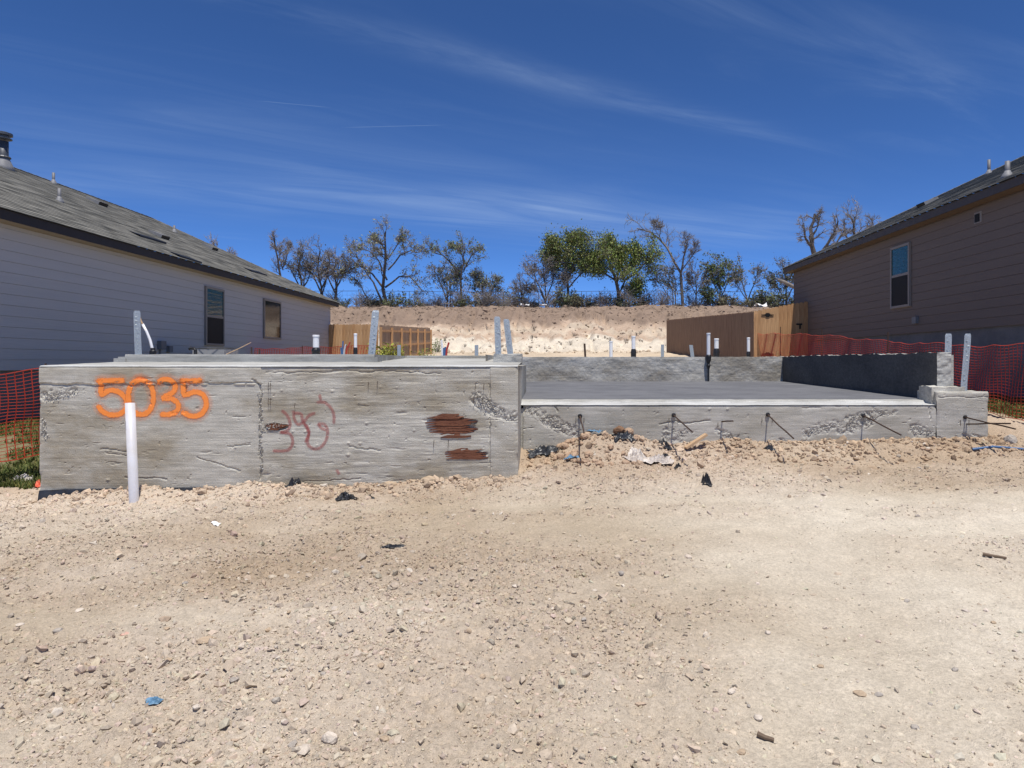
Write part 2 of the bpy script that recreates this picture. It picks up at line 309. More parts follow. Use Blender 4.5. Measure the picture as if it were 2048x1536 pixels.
def paint(name, col, dens):
    m = bpy.data.materials.new(name); m.use_nodes = True; nt = m.node_tree; N = nt.nodes; L = nt.links
    b = N['Principled BSDF']; b.inputs['Base Color'].default_value = (*col, 1); b.inputs['Roughness'].default_value = 0.7
    at = N.new('ShaderNodeAttribute'); at.attribute_name = 'fade'
    tc = N.new('ShaderNodeTexCoord'); nz = N.new('ShaderNodeTexNoise'); nz.inputs['Scale'].default_value = 55; nz.inputs['Detail'].default_value = 5; nz.inputs['Roughness'].default_value = 0.7; L.new(tc.outputs['Object'], nz.inputs[0])
    a = N.new('ShaderNodeMath'); a.operation = 'SUBTRACT'; L.new(nz.outputs[0], a.inputs[0]); a.inputs[1].default_value = 0.5
    mad = N.new('ShaderNodeMath'); mad.operation = 'MULTIPLY_ADD'; L.new(a.outputs[0], mad.inputs[0]); mad.inputs[1].default_value = 1.3; L.new(at.outputs['Fac'], mad.inputs[2])
    mr = N.new('ShaderNodeMapRange'); mr.interpolation_type = 'SMOOTHSTEP'; mr.inputs[1].default_value = 0.12; mr.inputs[2].default_value = 0.62; mr.inputs[4].default_value = dens; L.new(mad.outputs[0], mr.inputs[0])
    L.new(mr.outputs[0], b.inputs['Alpha'])
    return m
M['spray'] = paint('orange_spray_paint', (1.0, 0.29, 0.05), 0.97)
M['sprayr'] = paint('red_spray_paint', (0.42, 0.09, 0.09), 0.42)

def ground_mat():
    m = bpy.data.materials.new('caliche_ground'); m.use_nodes = True; nt = m.node_tree; N = nt.nodes; L = nt.links
    b = N['Principled BSDF']; b.inputs['Roughness'].default_value = 0.95; b.inputs['Specular IOR Level'].default_value = 0.12
    at = N.new('ShaderNodeAttribute'); at.attribute_name = 'Col'; tc = N.new('ShaderNodeTexCoord'); cur = at.outputs[0]
    hs = []
    for sc, lo, hi, det in ((5, 0.9, 1.1, 6), (45, 0.8, 1.16, 4), (160, 0.86, 1.14, 3)):
        nz = N.new('ShaderNodeTexNoise'); nz.inputs['Scale'].default_value = sc; nz.inputs['Detail'].default_value = det; nz.inputs['Roughness'].default_value = 0.65; L.new(tc.outputs['Object'], nz.inputs[0])
        mr = N.new('ShaderNodeMapRange'); mr.inputs[1].default_value = 0.3; mr.inputs[2].default_value = 0.7; mr.inputs[3].default_value = lo; mr.inputs[4].default_value = hi; L.new(nz.outputs[0], mr.inputs[0])
        q = N.new('ShaderNodeMix'); q.data_type = 'RGBA'; q.blend_type = 'MULTIPLY'; q.inputs[0].default_value = 1; L.new(cur, q.inputs[6]); L.new(mr.outputs[0], q.inputs[7]); cur = q.outputs[2]; hs.append(nz.outputs[0])
    L.new(cur, b.inputs['Base Color'])
    ad = N.new('ShaderNodeMath'); ad.operation = 'MULTIPLY_ADD'; L.new(hs[1], ad.inputs[0]); ad.inputs[1].default_value = 1.6; L.new(hs[2], ad.inputs[2])
    bp = N.new('ShaderNodeBump'); bp.inputs['Strength'].default_value = 0.75; bp.inputs['Distance'].default_value = 0.012; L.new(ad.outputs[0], bp.inputs['Height']); L.new(bp.outputs[0], b.inputs['Normal'])
    return m
M['ground'] = ground_mat()

# ------------------------------------------------------------------ terrain
YB, YG = 8.2, 9.4                          # front of the porch block, front of the garage
def gbase(X, Y):
    zf = np.interp(X, [-30,-9,-8,-6.2,-3,-.4,1.5,5,7,9,30], [.25,.15,.05,-.06,.05,.22,.30,.34,.5,.75,1.2])
    z = sstep(2.5, 8.3, Y) * zf
    zl = np.interp(Y, [8.3,9,10,12,27,43], [.05,.24,.4,.56,1.3,2.2]); zr = np.interp(Y, [8.3,10,24,43], [.42,.74,1.6,2.25])
    mid = zl + (zr - zl) * np.clip((X + 6.5) / 13.5, 0, 1); b = sstep(8.3, 10.0, Y)
    z = z * (1 - b) + mid * b
    t = np.clip((Y - 43.5) / 12.5, 0, 1); prof = 0.93 * t + 0.07 * np.sin(t * 9.4) * 0.3 + 0.07 * t
    top = 6.15 + 0.12 * fbm(X, X * 0, 0.08, 2, 91)
    z = z + (top - z) * prof * (Y > 43.5)
    return z - 4.0 * sstep(75, 300, Y)
def tracks(X, Y):                           # soft wheel and bucket tracks pressed into the dirt
    k = np.zeros_like(X)
    wob = 0.18 * fbm(X, Y, 0.5, 2, 15)
    for x0, y0, x1, y1, wd, am in ((-6, 6.5, 5, 5.75, .22, .8), (-5, 7.1, 6, 6.5, .18, .6), (.7, 2.4, 3.4, 7.4, .2, .9), (2.2, 2.4, 5.6, 7.6, .22, .9), (-3.2, 2.4, 1.2, 5.2, .16, .45), (-.5, 4.9, 6, 4.3, .25, .7)):
        dx, dy = x1 - x0, y1 - y0; l = math.hypot(dx, dy); d = ((X - x0) * dy - (Y - y0) * dx) / l + wob; t = ((X - x0) * dx + (Y - y0) * dy) / l / l
        k = np.maximum(k, am * np.exp(-(d / wd) ** 2) * sstep(-.05, .1, t) * sstep(1.05, .9, t))
    return k * np.clip(1.0 + 1.2 * fbm(X, Y, 1.4, 3, 16), 0, 1)
def gravel_mask(X, Y):
    n = fbm(X, Y * 1.5, 0.55, 4, 5)
    left = sstep(1.6, -1.2, X - 0.15 * (Y - 3)) ; near_wall = sstep(6.2, 7.8, Y)
    m = 0.27 + 0.68 * left + 0.55 * near_wall * (1 - 0.5 * left) + 0.95 * n
    m -= 0.55 * np.exp(-((Y - 4.35 - 0.04 * X) / 0.28) ** 2) * sstep(0.5, -1.0, X)        # sandy wheel track
    m -= 0.4 * np.exp(-(((X - 2.4) / 1.1) ** 2 + ((Y - 5.0) / 0.8) ** 2))
    return np.clip(m - 0.75 * tracks(X, Y), 0, 1)
def G(X, Y, fine=True):
    X = np.asarray(X, float); Y = np.asarray(Y, float); z = gbase(X, Y)
    for cx, cy, sx, sy, h in ((-4.9,8.02,.55,.22,.13),(-3.6,8.05,.7,.18,.10),(-5.7,8.0,.3,.2,.06),(-1.8,8.05,1.2,.2,.05),(.58,9.16,.38,.30,.25),(1.2,9.2,.33,.2,.17),(.3,8.5,.5,.35,.08),(2.9,9.2,1.6,.25,.07),(4.7,9.1,1.2,.3,.06),(4.7,5.2,.45,.25,.07)):
        z = z + h * np.exp(-(((X - cx) / sx) ** 2 + ((Y - cy) / sy) ** 2))
    gm = gravel_mask(X, Y); nearw = sstep(16, 9, Y)
    z = z - nearw * 0.03 * tracks(X, Y) * (Y < 8.2)
    z = z + nearw * (0.06 * fbm(X, Y, 0.9, 3, 21) + 0.034 * fbm(X, Y, 4.5, 3, 31) * (0.35 + gm))
    if fine: z = z + nearw * 0.030 * fbm(X, Y, 15, 3, 41, 0.65) * (0.3 + gm) - nearw * 0.02 * np.clip(fbm(X, Y, 6, 4, 45, .6) - .33, 0, .3)
    bk = sstep(42, 45, Y) * sstep(60, 56, Y)
    teeth = np.abs(vnoise(X * 1.5 + 0.5 * fbm(X, Y, 0.6, 2, 3), Y * 0.25, 61)) * 2
    bk = bk * (0.25 + 0.75 * sstep(55.2, 53, Y))
    z = z + bk * (0.5 * fbm(X, Y, 0.5, 4, 51) + 0.5 * (teeth - 0.5) + 0.35 * fbm(X, Y, 2.4, 3, 71))
    z = z + sstep(26, 30, Y) * sstep(44, 42, Y) * 0.15 * fbm(X, Y, 0.8, 4, 81)
    return z
def gz(x, y): return float(G(np.array([x]), np.array([y]))[0])
def ground_hit(px, py):
    Y = EYE * F / (py - CY)
    for _ in range(12): Y = 0.5 * Y + 0.5 * (EYE - gz(X_(px, Y), Y)) * F / (py - CY)
    x = X_(px, Y); lim = 9.3 if x > -.33 else 8.1
    if -6.2 < x < 6.1 and Y > lim: Y = lim - .1 * ((px * 7.3) % 1); x = X_(px, Y)
    return x, Y, gz(x, Y)

uu = np.concatenate([-np.geomspace(60, 0.95, 26), np.linspace(-0.93, 0.80, 590), np.geomspace(0.82, 60, 26)])
yy = np.concatenate([np.linspace(-60, 0.5, 14), np.linspace(1.0, 1.9, 8), np.geomspace(3.5, 11.8, 330)[0:] - 1.5, np.geomspace(11.9, 44.0, 45) - 1.5, np.linspace(42.8, 58, 110), np.geomspace(59, 600, 22)])
gw = 1.5 + np.maximum(yy, 0)
GXa = uu[None, :] * gw[:, None]; GYa = np.repeat(yy[:, None], len(uu), 1)
GZa = G(GXa, GYa)
ny, nx = GXa.shape; ii = np.arange(nx * ny).reshape(ny, nx)
gf = np.stack([ii[:-1,:-1], ii[:-1,1:], ii[1:,1:], ii[1:,:-1]], -1).reshape(-1, 4)
gv = np.stack([GXa.ravel(), GYa.ravel(), GZa.ravel()], 1)
ground = obj('ground', (gv, gf), M['ground'], smooth=True); tag(ground, kind='structure')
def ground_color(X, Y, Z):
    gm = gravel_mask(X, Y)[:, None]
    sand = np.array([0.525, 0.452, 0.35]); grav = np.array([0.472, 0.392, 0.303])
    c = sand + (grav - sand) * gm
    c = c * (1 + 0.42 * fbm(X, Y, 0.5, 4, 101)[:, None] * np.array([0.8, 1, 1.25]))
    c = c * (1 - 0.1 * sstep(6.8, 8.6, Y)[:, None] * np.array([0.5, 1, 1.4]))
    br = np.exp(-(((X - 4.75) / 0.55) ** 2 + ((Y - 5.2) / 0.3) ** 2))[:, None]; c = c * (1 - 0.35 * br)
    side = (sstep(-6.3, -6.8, X) * sstep(8.7, 9.1, Y) + sstep(7.0, 7.3, X) * sstep(8.6, 9.4, Y)) * sstep(30, 27, Y)
    gr = np.array([0.12, 0.125, 0.05]); side = np.clip(side * (1.0 + 0.9 * fbm(X, Y, 1.3, 3, 111)), 0, 1)[:, None]
    c = c * (1 - side) + gr * side
    hb = (Z + 0.9 * fbm(X, Y, 0.35, 4, 121) + 0.35 * fbm(X, Y, 2.0, 2, 131))[:, None]
    pale = np.array([0.60, 0.53, 0.425]); pink = np.array([0.43, 0.325, 0.24]); brown = np.array([0.245, 0.18, 0.135]); tan = np.array([0.50, 0.41, 0.31])
    b = pale * np.ones_like(c)
    for lo, hi, cc in ((3.1, 3.4, pink), (3.6, 3.85, tan), (4.1, 4.4, pink), (4.45, 4.95, brown)):
        k = sstep(lo, hi, hb); b = b * (1 - k) + cc * k
    b = b * (1 + 0.22 * fbm(X, Y, 1.2, 4, 141)[:, None])
    k = sstep(28, 36, Y)[:, None]; yard = np.array([0.54, 0.44, 0.32])
    c = c * (1 - k) + yard * (1 + 0.3 * fbm(X, Y, 0.7, 3, 151)[:, None]) * k
    k = sstep(42.5, 44.5, Y)[:, None]; c = c * (1 - k) + b * k
    return np.clip(c, 0.02, 0.9)
vcol(ground, ground_color(gv[:, 0], gv[:, 1], gv[:, 2]))

# ------------------------------------------------------------------ foundation under construction
fnd = thing('house_foundation', 'unfinished grey concrete house foundation with orange 5035 sprayed on its front', 'foundation', (0, 9, 0))
XBL, XBR = X_(78, YB), X_(1036, YB)
SURF = {}
AGG = []                                    # exposed aggregate: (x, y, z, r)
def in_band(x, z, pts, wd):                 # distance to polyline in the wall plane
    d = np.full(x.shape, 1e9)
    for (x0, z0), (x1, z1) in zip(pts[:-1], pts[1:]):
        dx, dz = x1 - x0, z1 - z0; t = np.clip(((x - x0) * dx + (z - z0) * dz) / (dx * dx + dz * dz + 1e-9), 0, 1)
        d = np.minimum(d, np.hypot(x - x0 - t * dx, z - z0 - t * dz))
    return d
def wpt(px, py, Y): p = P(px, py, Y); return (p[0], p[2])
def face_wall(name, x0, x1, z0, z1, Y, cell, material, cracks, combs, lumps, seedn, rough=0.004, panel=None):
    nx_ = int((x1 - x0) / cell); nz_ = int((z1 - z0) / cell)
    def fn(u, v):
        x = x0 + (x1 - x0) * u; z = z0 + (z1 - z0) * v
        d = rough * .5 * fbm(x, z, 1.2, 2, seedn) + rough * .18 * fbm(x * 0.2, z * 2.5, 18, 2, seedn + 5) + rough * .18 * fbm(x, z, 30, 2, seedn + 6)
        if panel is not None: d = d + panel(x, z)
        d = d + .045 * np.clip(fbm(x * .3, z * 2.6, 9, 4, seedn + 11, .6) - .55, 0, .4) + .06 * np.clip(fbm(x, z, 21, 3, seedn + 12) - .5, 0, 1)
        for pts, wd, dep in cracks:
            q = in_band(x + 0.03 * fbm(x, z, 9, 3, seedn + 9), z + 0.03 * fbm(x, z, 9, 3, seedn + 8), pts, wd)
            d = d + dep * np.clip(1 - q / wd, 0, 1)
        for pts, wd in combs:
            q = in_band(x, z, pts, wd) + 0.09 * fbm(x, z, 6, 4, seedn + 2, .6); k = sstep(wd * 1.25, wd * 0.3, q); d = d + k * (0.010 + 0.026 * fbm(x, z, 30, 2, seedn + 3))
        for (lx, lz, lr) in lumps:
            d = d - 0.5 * lr * np.exp(-(((x - lx) / lr) ** 2 + ((z - lz) / (lr * 0.7)) ** 2))
        e = 0.05 * np.clip(fbm(x, z, 5, 3, seedn + 4) + 0.1, 0, 1)             # ragged left and right arrises
        d = d + e * (np.exp(-(x - x0) / 0.02) + np.exp(-(x1 - x) / 0.02)) + 0.02 * np.exp(-(z1 - z) / 0.012)
        return x, Y + d, z
    SURF[name] = lambda x, z: fn((x - x0) / (x1 - x0), (z - z0) / (z1 - z0))[1]
    V, Fq = grid(nx_, nz_, fn)
    o = obj(name, (V, Fq), material, fnd, smooth=False)
    for pts, wd in combs:
        L_ = sum(math.hypot(b[0]-a[0], b[1]-a[1]) for a, b in zip(pts[:-1], pts[1:]))
        n = int(900 * L_ * wd * 2 / 0.25 * 0.9)
        for _ in range(n):
            k = R.randrange(len(pts) - 1); t = R.random(); a, b = pts[k], pts[k + 1]
            x = a[0] + (b[0] - a[0]) * t + R.gauss(0, wd * 0.62); z = a[1] + (b[1] - a[1]) * t + R.gauss(0, wd * 0.62)
            if x0 + 0.02 < x < x1 - 0.02 and z < z1 - 0.03: AGG.append((x, Y + 0.008, z, R.uniform(0.004, 0.011)))
    return o
W = lambda *pp: [wpt(a, b, YB) for a, b in pp]
Wg = lambda *pp: [wpt(a, b, YG) for a, b in pp]
XJ, XJ2 = X_(521, YB), X_(980, YB)
WOODP = [(wpt(908, 851, YB), .27, .10), (wpt(942, 908, YB), .24, .045), (wpt(552, 854, YB), .15, .04)]
def porch_panel(x, z):
    hole = 0
    for (hx, hz), ha, hb in WOODP: hole = hole + .03 * sstep(1.0, .8, np.hypot((x - hx) / ha, (z - hz) / hb) + .35 * fbm(x * .4, z * 2, 9, 3, 88))
    k = sstep(XJ - .004, XJ + .004, x) * sstep(XJ2 + .004, XJ2 - .004, x)
    return hole + k * (0.010 + 0.0035 * fbm(x * 0.12, z, 30, 3, 77)) + 0.01 * (x < XJ) * (z < wpt(300, 769, YB)[1]) 
ZP = Z_(732.5, YB)
face_wall('porch_wall', XBL, XBR, -0.35, ZP, YB, 0.0125, M['conc'],
    [(W((75,770),(160,770),(300,768),(517,767)), .016, .022), (W((521,767),(520,830),(522,959)), .014, .02), (W((980,768),(981,850),(980,930)), .012, .014),
     (W((975,803),(982,815),(990,826)), .02, .045), (W((200,898),(262,903)), .012, .02), (W((210,908),(268,911)), .01, .016), (W((395,915),(480,942)), .012, .016), (W((250,955),(330,958)), .012, .016),
     (W((700,893),(760,899)), .012, .016), (W((505,760),(520,768)), .014, .025), (W((455,893),(500,890)), .012, .016), (W((530,745),(700,742),(880,745)), .012, .014), (W((605,965),(720,958)), .01, .012)],
    [(W((90,795),(150,783)), .055), (W((82,840),(88,870)), .05), (W((955,796),(985,815),(1028,838)), .07), (W((520,780),(521,940)), .018), (W((525,862),(560,850)), .04)],
    [(*wpt(a, b, YB), r * 2.6 / 1000) for a, b, r in ((664,782,7),(563,781,6),(697,886,7),(720,887,8),(696,909,9),(760,774,6),(793,776,6),(585,863,7),(610,863,7),(828,861,7),(215,960,8),(470,895,7),(703,863,5),(733,847,8),(634,891,6))],
    301, 0.005, porch_panel)
b = MB(); b.box(XBL + .012, XBR - .012, YB + .035, YG + 2.4, -0.35, ZP - .004); obj('porch_core', b, M['conc'], fnd)
# porch floor: falls slightly to the front, white trowelled edge
ZPb = Z_(725.2, 9.6)
def pfloor(x0, x1, ya, yb):
    def fn(u, v):
        x = x0 + (x1 - x0) * u; y = ya + (yb - ya) * v
        z = ZP + (ZPb - ZP) / 1.4 * (y - YB) + 0.004 * fbm(x, y, 6, 3, 401) + 0.008 - 0.012 * np.exp(-(y - ya) / 0.01) * (ya < 8.3); return x, y, z
    return fn
obj('porch_floor', grid(200, 40, pfloor(XBL + .004, XBR - .004, YB + .22, 9.62)), M['top'], fnd, True)
obj('porch_edge', grid(260, 14, pfloor(XBL + .002, XBR - .002, YB + .002, YB + .22)), M['rim'], fnd, True)
XE = X_(748, 9.6)
obj('entry_floor', grid(60, 30, pfloor(XE, XBR - .4, 9.62, 11.75)), M['top'], fnd, True)
ZS = Z_(708.5, 9.6); XSL = X_(250, 9.6); XGL = -0.9; XGR = X_(1565, 15.9); YGB = 15.9
b = MB(); b.prism([(XSL, 9.62), (XE, 9.62), (XE, 11.7), (XBR - .45, 11.7), (XBR - .45, 11.0), (XGL, 11.0), (XGL, YGB + .03), (XGR + .25, YGB + .03), (XGR + .25, 24), (XSL, 24)], 0.2, ZS - .004)
obj('house_slab', b, M['slab'], fnd)
def riser(x0, x1, Y, z0, z1, sd):
    def fn(u, v):
        x = x0 + (x1 - x0) * u; z = z0 + (z1 - z0) * v + 0.006 * fbm(x, x * 0, 6, 3, sd + 2) * v
        d = 0.006 * fbm(x, z, 5, 4, sd) + 0.03 * np.clip(v - .86, 0, 1) ** 1 ; return x, Y + d, z
    return grid(int((x1 - x0) / .02) + 2, 10, fn)
obj('slab_edge', riser(XSL, XE, 9.6, ZPb - .03, ZS, 421), M['top'], fnd, True)
obj('slab_edge', riser(XE + .03, XBR - .45, 11.68, ZPb + .0, ZS, 431), M['slab'], fnd, True)
b = MB(); b.box(X_(229, 9.6), XSL + .02, 9.58, 11, ZPb - .1, Z_(716.5, 9.6)); b.box(X_(236, 9.6), XSL + .01, 9.6, 11, ZPb - .1, Z_(713.5, 9.6)); obj('slab_corner', b, M['top'], fnd)
b = MB(); b.box(X_(733, 9.55), X_(757, 9.55), 9.5, 9.75, ZPb - .05, Z_(714, 9.5)); obj('strap_pad', b, M['top'], fnd)
def rough_box(name, x0, x1, y0, y1, z0, z1, m, amp, sd):
    b = MB(); n = 9
    def f(u, v, which):
        pass
    V = []; Fs = []
    def put(fn):
        V_, F_ = grid(14, 9, fn); o = sum(len(a) for a in V); V.append(V_); Fs.append(F_ + o)
    def J(x, y, z):
        k = amp * fbm(x * 1.3 + y, z * 1.3 - y, 7, 3, sd); h = sstep(z0, z1, z); return x + k * .5, y + k, z + amp * 1.6 * fbm(x, y, 8, 3, sd + 3) * h
    put(lambda u, v: J(x0 + (x1 - x0) * u, y0 + 0 * u, z0 + (z1 - z0) * v))
    put(lambda u, v: J(x0 + (x1 - x0) * u, y0 + (y1 - y0) * v, z1 + 0 * u))
    put(lambda u, v: J(x1 + 0 * u, y0 + (y1 - y0) * u, z0 + (z1 - z0) * v))
    put(lambda u, v: J(x0 + 0 * u, y1 - (y1 - y0) * u, z0 + (z1 - z0) * v))
    put(lambda u, v: J(x1 - (x1 - x0) * u, y1 + 0 * u, z0 + (z1 - z0) * v))
    return obj(name, (np.concatenate(V), np.concatenate(Fs)), m, fnd)
rough_box('strap_pad', X_(987, 9.5), XBR - .006, 9.45, 9.95, ZPb - .03, Z_(709, 9.5), M['slab'], 0.02, 501)
# garage
ZGF = Z_(810, YG); XPR = X_(1872, YG)
face_wall('garage_wall', XBR + .02, XPR, 0.1, ZGF, YG, 0.014, M['conc2'],
    [(Wg((1161,870),(1200,874),(1260,882),(1320,885)), .014, .02), (Wg((1320,850),(1350,843),(1380,847),(1420,839)), .014, .02), (Wg((1108,812),(1116,824)), .014, .02), (Wg((1858,812),(1862,840)), .012, .014)],
    [(Wg((1050,818),(1090,838),(1130,856),(1158,868)), .075), (Wg((1615,868),(1660,852),(1720,836),(1790,825)), .07), (Wg((1680,862),(1740,848)), .06), (Wg((1335,868),(1390,866)), .07), (Wg((1440,862),(1470,880)), .05), (Wg((1830,858),(1868,880)), .09), (Wg((1560,882),(1650,886)), .03)],
    [(*wpt(1455, 818, YG), .02), (*wpt(1419, 818, YG), .02)], 311, 0.004)
b = MB(); b.box(XBR + .03, XPR - .01, YG + .03, YG + .5, 0.1, ZGF - .06); b.box(XBR - .05, XBR + .03, YG + .03, YG + .4, 0.1, ZGF - .05); obj('garage_core', b, M['conc2'], fnd)
ZG1 = Z_(797, 9.78)
def sill(u, v):
    x = XGL + (XPR + .05 - XGL) * u; y = YG - .004 + 0.4 * v; z = ZGF + (ZG1 - .012 - ZGF) * np.interp(v, [0, .55, .62, 1], [0, .35, .95, 1]) + .004 * fbm(x, y, 7, 3, 441); return x, y, z
obj('door_sill', grid(300, 10, lambda u, v: sill(u, v * .58)), M['rim'], fnd, True); obj('sill_lip', grid(300, 10, lambda u, v: sill(u, .58 + v * .42)), M['top'], fnd, True)
ZG2 = Z_(762.5, YGB)
def gflo(u, v):
    x = XGL + (XGR + .02 - XGL) * u; y = YG + .4 + (YGB + .02 - YG - .4) * v; return x, y, ZG1 - .012 + (ZG2 - ZG1 + .012) * v + .003 * fbm(x, y, 2, 3, 451)
obj('garage_floor', grid(60, 60, gflo), M['gfloor'], fnd, True)
# garage back wall: rough poured face
def gback(u, v):
    x = XGL + (XGR + .05 - XGL) * u; z = ZG2 - .03 + (ZS + .012 - ZG2 + .03) * v + .01 * fbm(x, x * 0, 5, 3, 463) * v
    return x, YGB + .011 * fbm(x, z, 6, 4, 461, .65) + .02 * np.clip(v - .9, 0, 1) * 10 * .3, z
obj('garage_back_wall', grid(340, 34, gback), M['back'], fnd)
def gleft(u, v): y = YG + .5 + (YGB - YG - .5) * u; z = 1.0 + (ZS - 1.0) * v; return XGL + .01 * fbm(y, z, 4, 3, 465), y, z
obj('garage_side_wall', grid(60, 12, gleft), M['slab'], fnd)
# right hand curb: dark inner face, pale broken top and end
YC = XGR * F / (1874 - CX)
def curb_in(u, v):
    y = YC + (YGB - YC) * u; z = 0.95 + (ZS + .02 - 0.95) * v; z = np.where(v > .99, z + .022 * fbm(y, y * 0, 5, 4, 471, .7), z); return XGR + .006 * fbm(y, z, 4, 3, 473), y, z
o = obj('garage_curb', grid(150, 24, curb_in), M['curb_dark'], fnd); tag(o, 'dark grey inner face of the garage side curb')
def curb_top(u, v):
    y = YC + (YGB + 8 - YC) * u; x = XGR + .2 * v; return x, y, ZS + .02 + .022 * fbm(y, v * .2, 5, 4, 471, .7) + .01 * fbm(x, y, 30, 2, 475)
obj('curb_top', grid(180, 8, curb_top), M['top'], fnd)
def curb_end(u, v):
    x = XGR + .2 * u; z = 0.9 + (ZS + .03 - .9) * v; return x, YC + .02 * fbm(x, z, 12, 3, 477), z
obj('curb_end', grid(12, 30, curb_end), M['top'], fnd)
b = MB(); b.box(XGR + .01, XGR + .245, YC + .02, 23.9, 0.3, ZS - .01); obj('curb_core', b, M['slab'], fnd)
# right hand pier
ZPR = Z_(783, YG); XPE = X_(1976, YG)
face_wall('garage_pier', XPR + .004, XPE, 0.1, ZPR, YG - .012, 0.014, M['conc2'], [(Wg((1876,795),(1975,795)), .012, .012)],
    [(Wg((1930,872),(1972,882)), .06), (Wg((1880,884),(1960,888)), .03)], [], 321, 0.005)
rough_box('pier_cap', XPR + .01, XPE - .004, YG + .012, YC + .3, 0.3, ZPR - .006, M['conc2'], .012, 511)
rough_box('pier_cap', X_(1869, YG), X_(1936, YG), YG + .07, YC + .2, 0.9, Z_(774, YG + .05), M['conc2'], .02, 521)
# exposed aggregate
A = np.array(AGG); av, af, ak = stones(A[:, :3], A[:, 3], OCT, rng, 0.65, .2)
ao = obj('exposed_aggregate', (av, af), M['agg'], fnd); tag(ao, kind='stuff')
cc = np.array([0.5, 0.475, 0.425]) * rng.uniform(0.8, 1.12, (len(A), 1)); vcol(ao, np.repeat(cc, ak, 0))

# straps, dowels, staples
def strap(bx, by, tx, ty, Y, wd=.098, bend=0.0, lean=0.02):
    x0, x1 = X_(bx, Y), X_(tx, Y); z0, z1 = Z_(by, Y) - .06, Z_(ty, Y); b = MB(); vs = []; n = 12
    for i in range(n + 1):
        t = i / n; x = x0 + (x1 - x0) * (t if bend == 0 else max(0, (t - .12) / .88)); z = z0 + (z1 - z0) * t; y = Y + lean * t * t
        hw = wd / 2 * (0.72 if i == n else 1)
        if i == n: zc = z
        for dx in (-hw, hw):
            for dy in (0, .004): vs.append((x + dx, y + dy, z))
        if i == n - 1: pass
    # rounded head: move the last full-width row up close to the tip
    for k in range(4): vs[(n - 1) * 4 + k] = (vs[(n - 1) * 4 + k][0], vs[(n - 1) * 4 + k][1], z1 - .028)
    fs = []
    for i in range(n):
        a = i * 4; c = a + 4; fs += [(a, a + 2, c + 2, c), (a + 3, a + 1, c + 1, c + 3), (a + 1, a, c, c + 1), (a + 2, a + 3, c + 3, c + 2)]
    fs += [(n * 4, n * 4 + 2, n * 4 + 3, n * 4 + 1)]
    b.add(vs, fs)
    for i in range(9):                                  # nail heads
        t = .2 + .75 * i / 9; b.tube([(x0 + (x1 - x0) * t + R.uniform(-.03, .03), Y + lean * t * t - .005, z0 + (z1 - z0) * t), (x0 + (x1 - x0) * t, Y + lean * t * t + .001, z0 + (z1 - z0) * t)], .006, .006, 6)
    return obj('anchor_strap', b, M['galv'], fnd)
strap(277, 708, 272, 621, 9.75); strap(742, 716, 750, 620, 9.65, .1, 0, .05); strap(997, 709, 994, 633, 9.6, .085); strap(1022, 709, 1012, 638, 9.7, .085)
strap(1893, 771, 1899, 667, 9.62, .094); strap(1928, 774, 1938, 667, 9.66, .092, 1)
for px, py, tpx, tpy, d in ((1160,832,1168,866,1.05),(1347,830,1385,864,1.1),(1444,843,1466,842,.55),(1535,829,1587,877,1.0),(1726,831,1802,870,1.0),(1929,834,2031,858,1.0),(1932,848,2021,847,.9)):
    p0 = P(px, py, YG); Yt = YG - d; p1 = (X_(tpx, Yt), Yt, Z_(tpy, Yt)); 
    b = MB(); b.tube([(p0[0], p0[1] + .06, p0[2])] + [tuple(p0[i] + (p1[i] - p0[i]) * t + (R.uniform(-.004, .004) if 0 < t < 1 else 0) for i in range(3)) for t in (0, .25, .5, .75, 1)], .0095, .0095, 7)
    bar = obj('dowel_bar', b, M['rust'], fnd)
    if tpx not in (1466, 2021):
        b = MB(); b.lathe(0, 0, [(.016, 0), (.028, .004), (.031, .012), (.024, .022), (.014, .022)], 12)
        b.v = [(x + p0[0], p0[1] - .004 - z, y + p0[2]) for x, y, z in b.v]; obj('rubber_sleeve', b, M['black'], bar)
for px, py, h in ((537,765,16),(541,765,14),(537,796,14),(541,796,14),(590,806,10),(737,764,12),(755,762,14),(951,769,13),(968,767,13),(965,797,12),(948,797,10),(868,880,14),(897,880,15)):
    p = P(px, py, YB - .012); q = P(px - 1, py + h, YB - .012); b = MB(); b.tube([p, q], .0035, .003, 4); obj('form_nail', b, M['rust'], fnd)
for px, py, h in ((1152,836,10),(1168,836,10),(1338,836,10),(1356,836,9),(1436,845,9),(1524,836,9),(1545,836,9),(1921,840,12),(1938,840,12)):
    p = P(px, py, YG - .014); q = P(px, py + h, YG - .014); b = MB(); b.tube([p, q], .004, .003, 4); obj('form_nail', b, M['rust'], fnd)
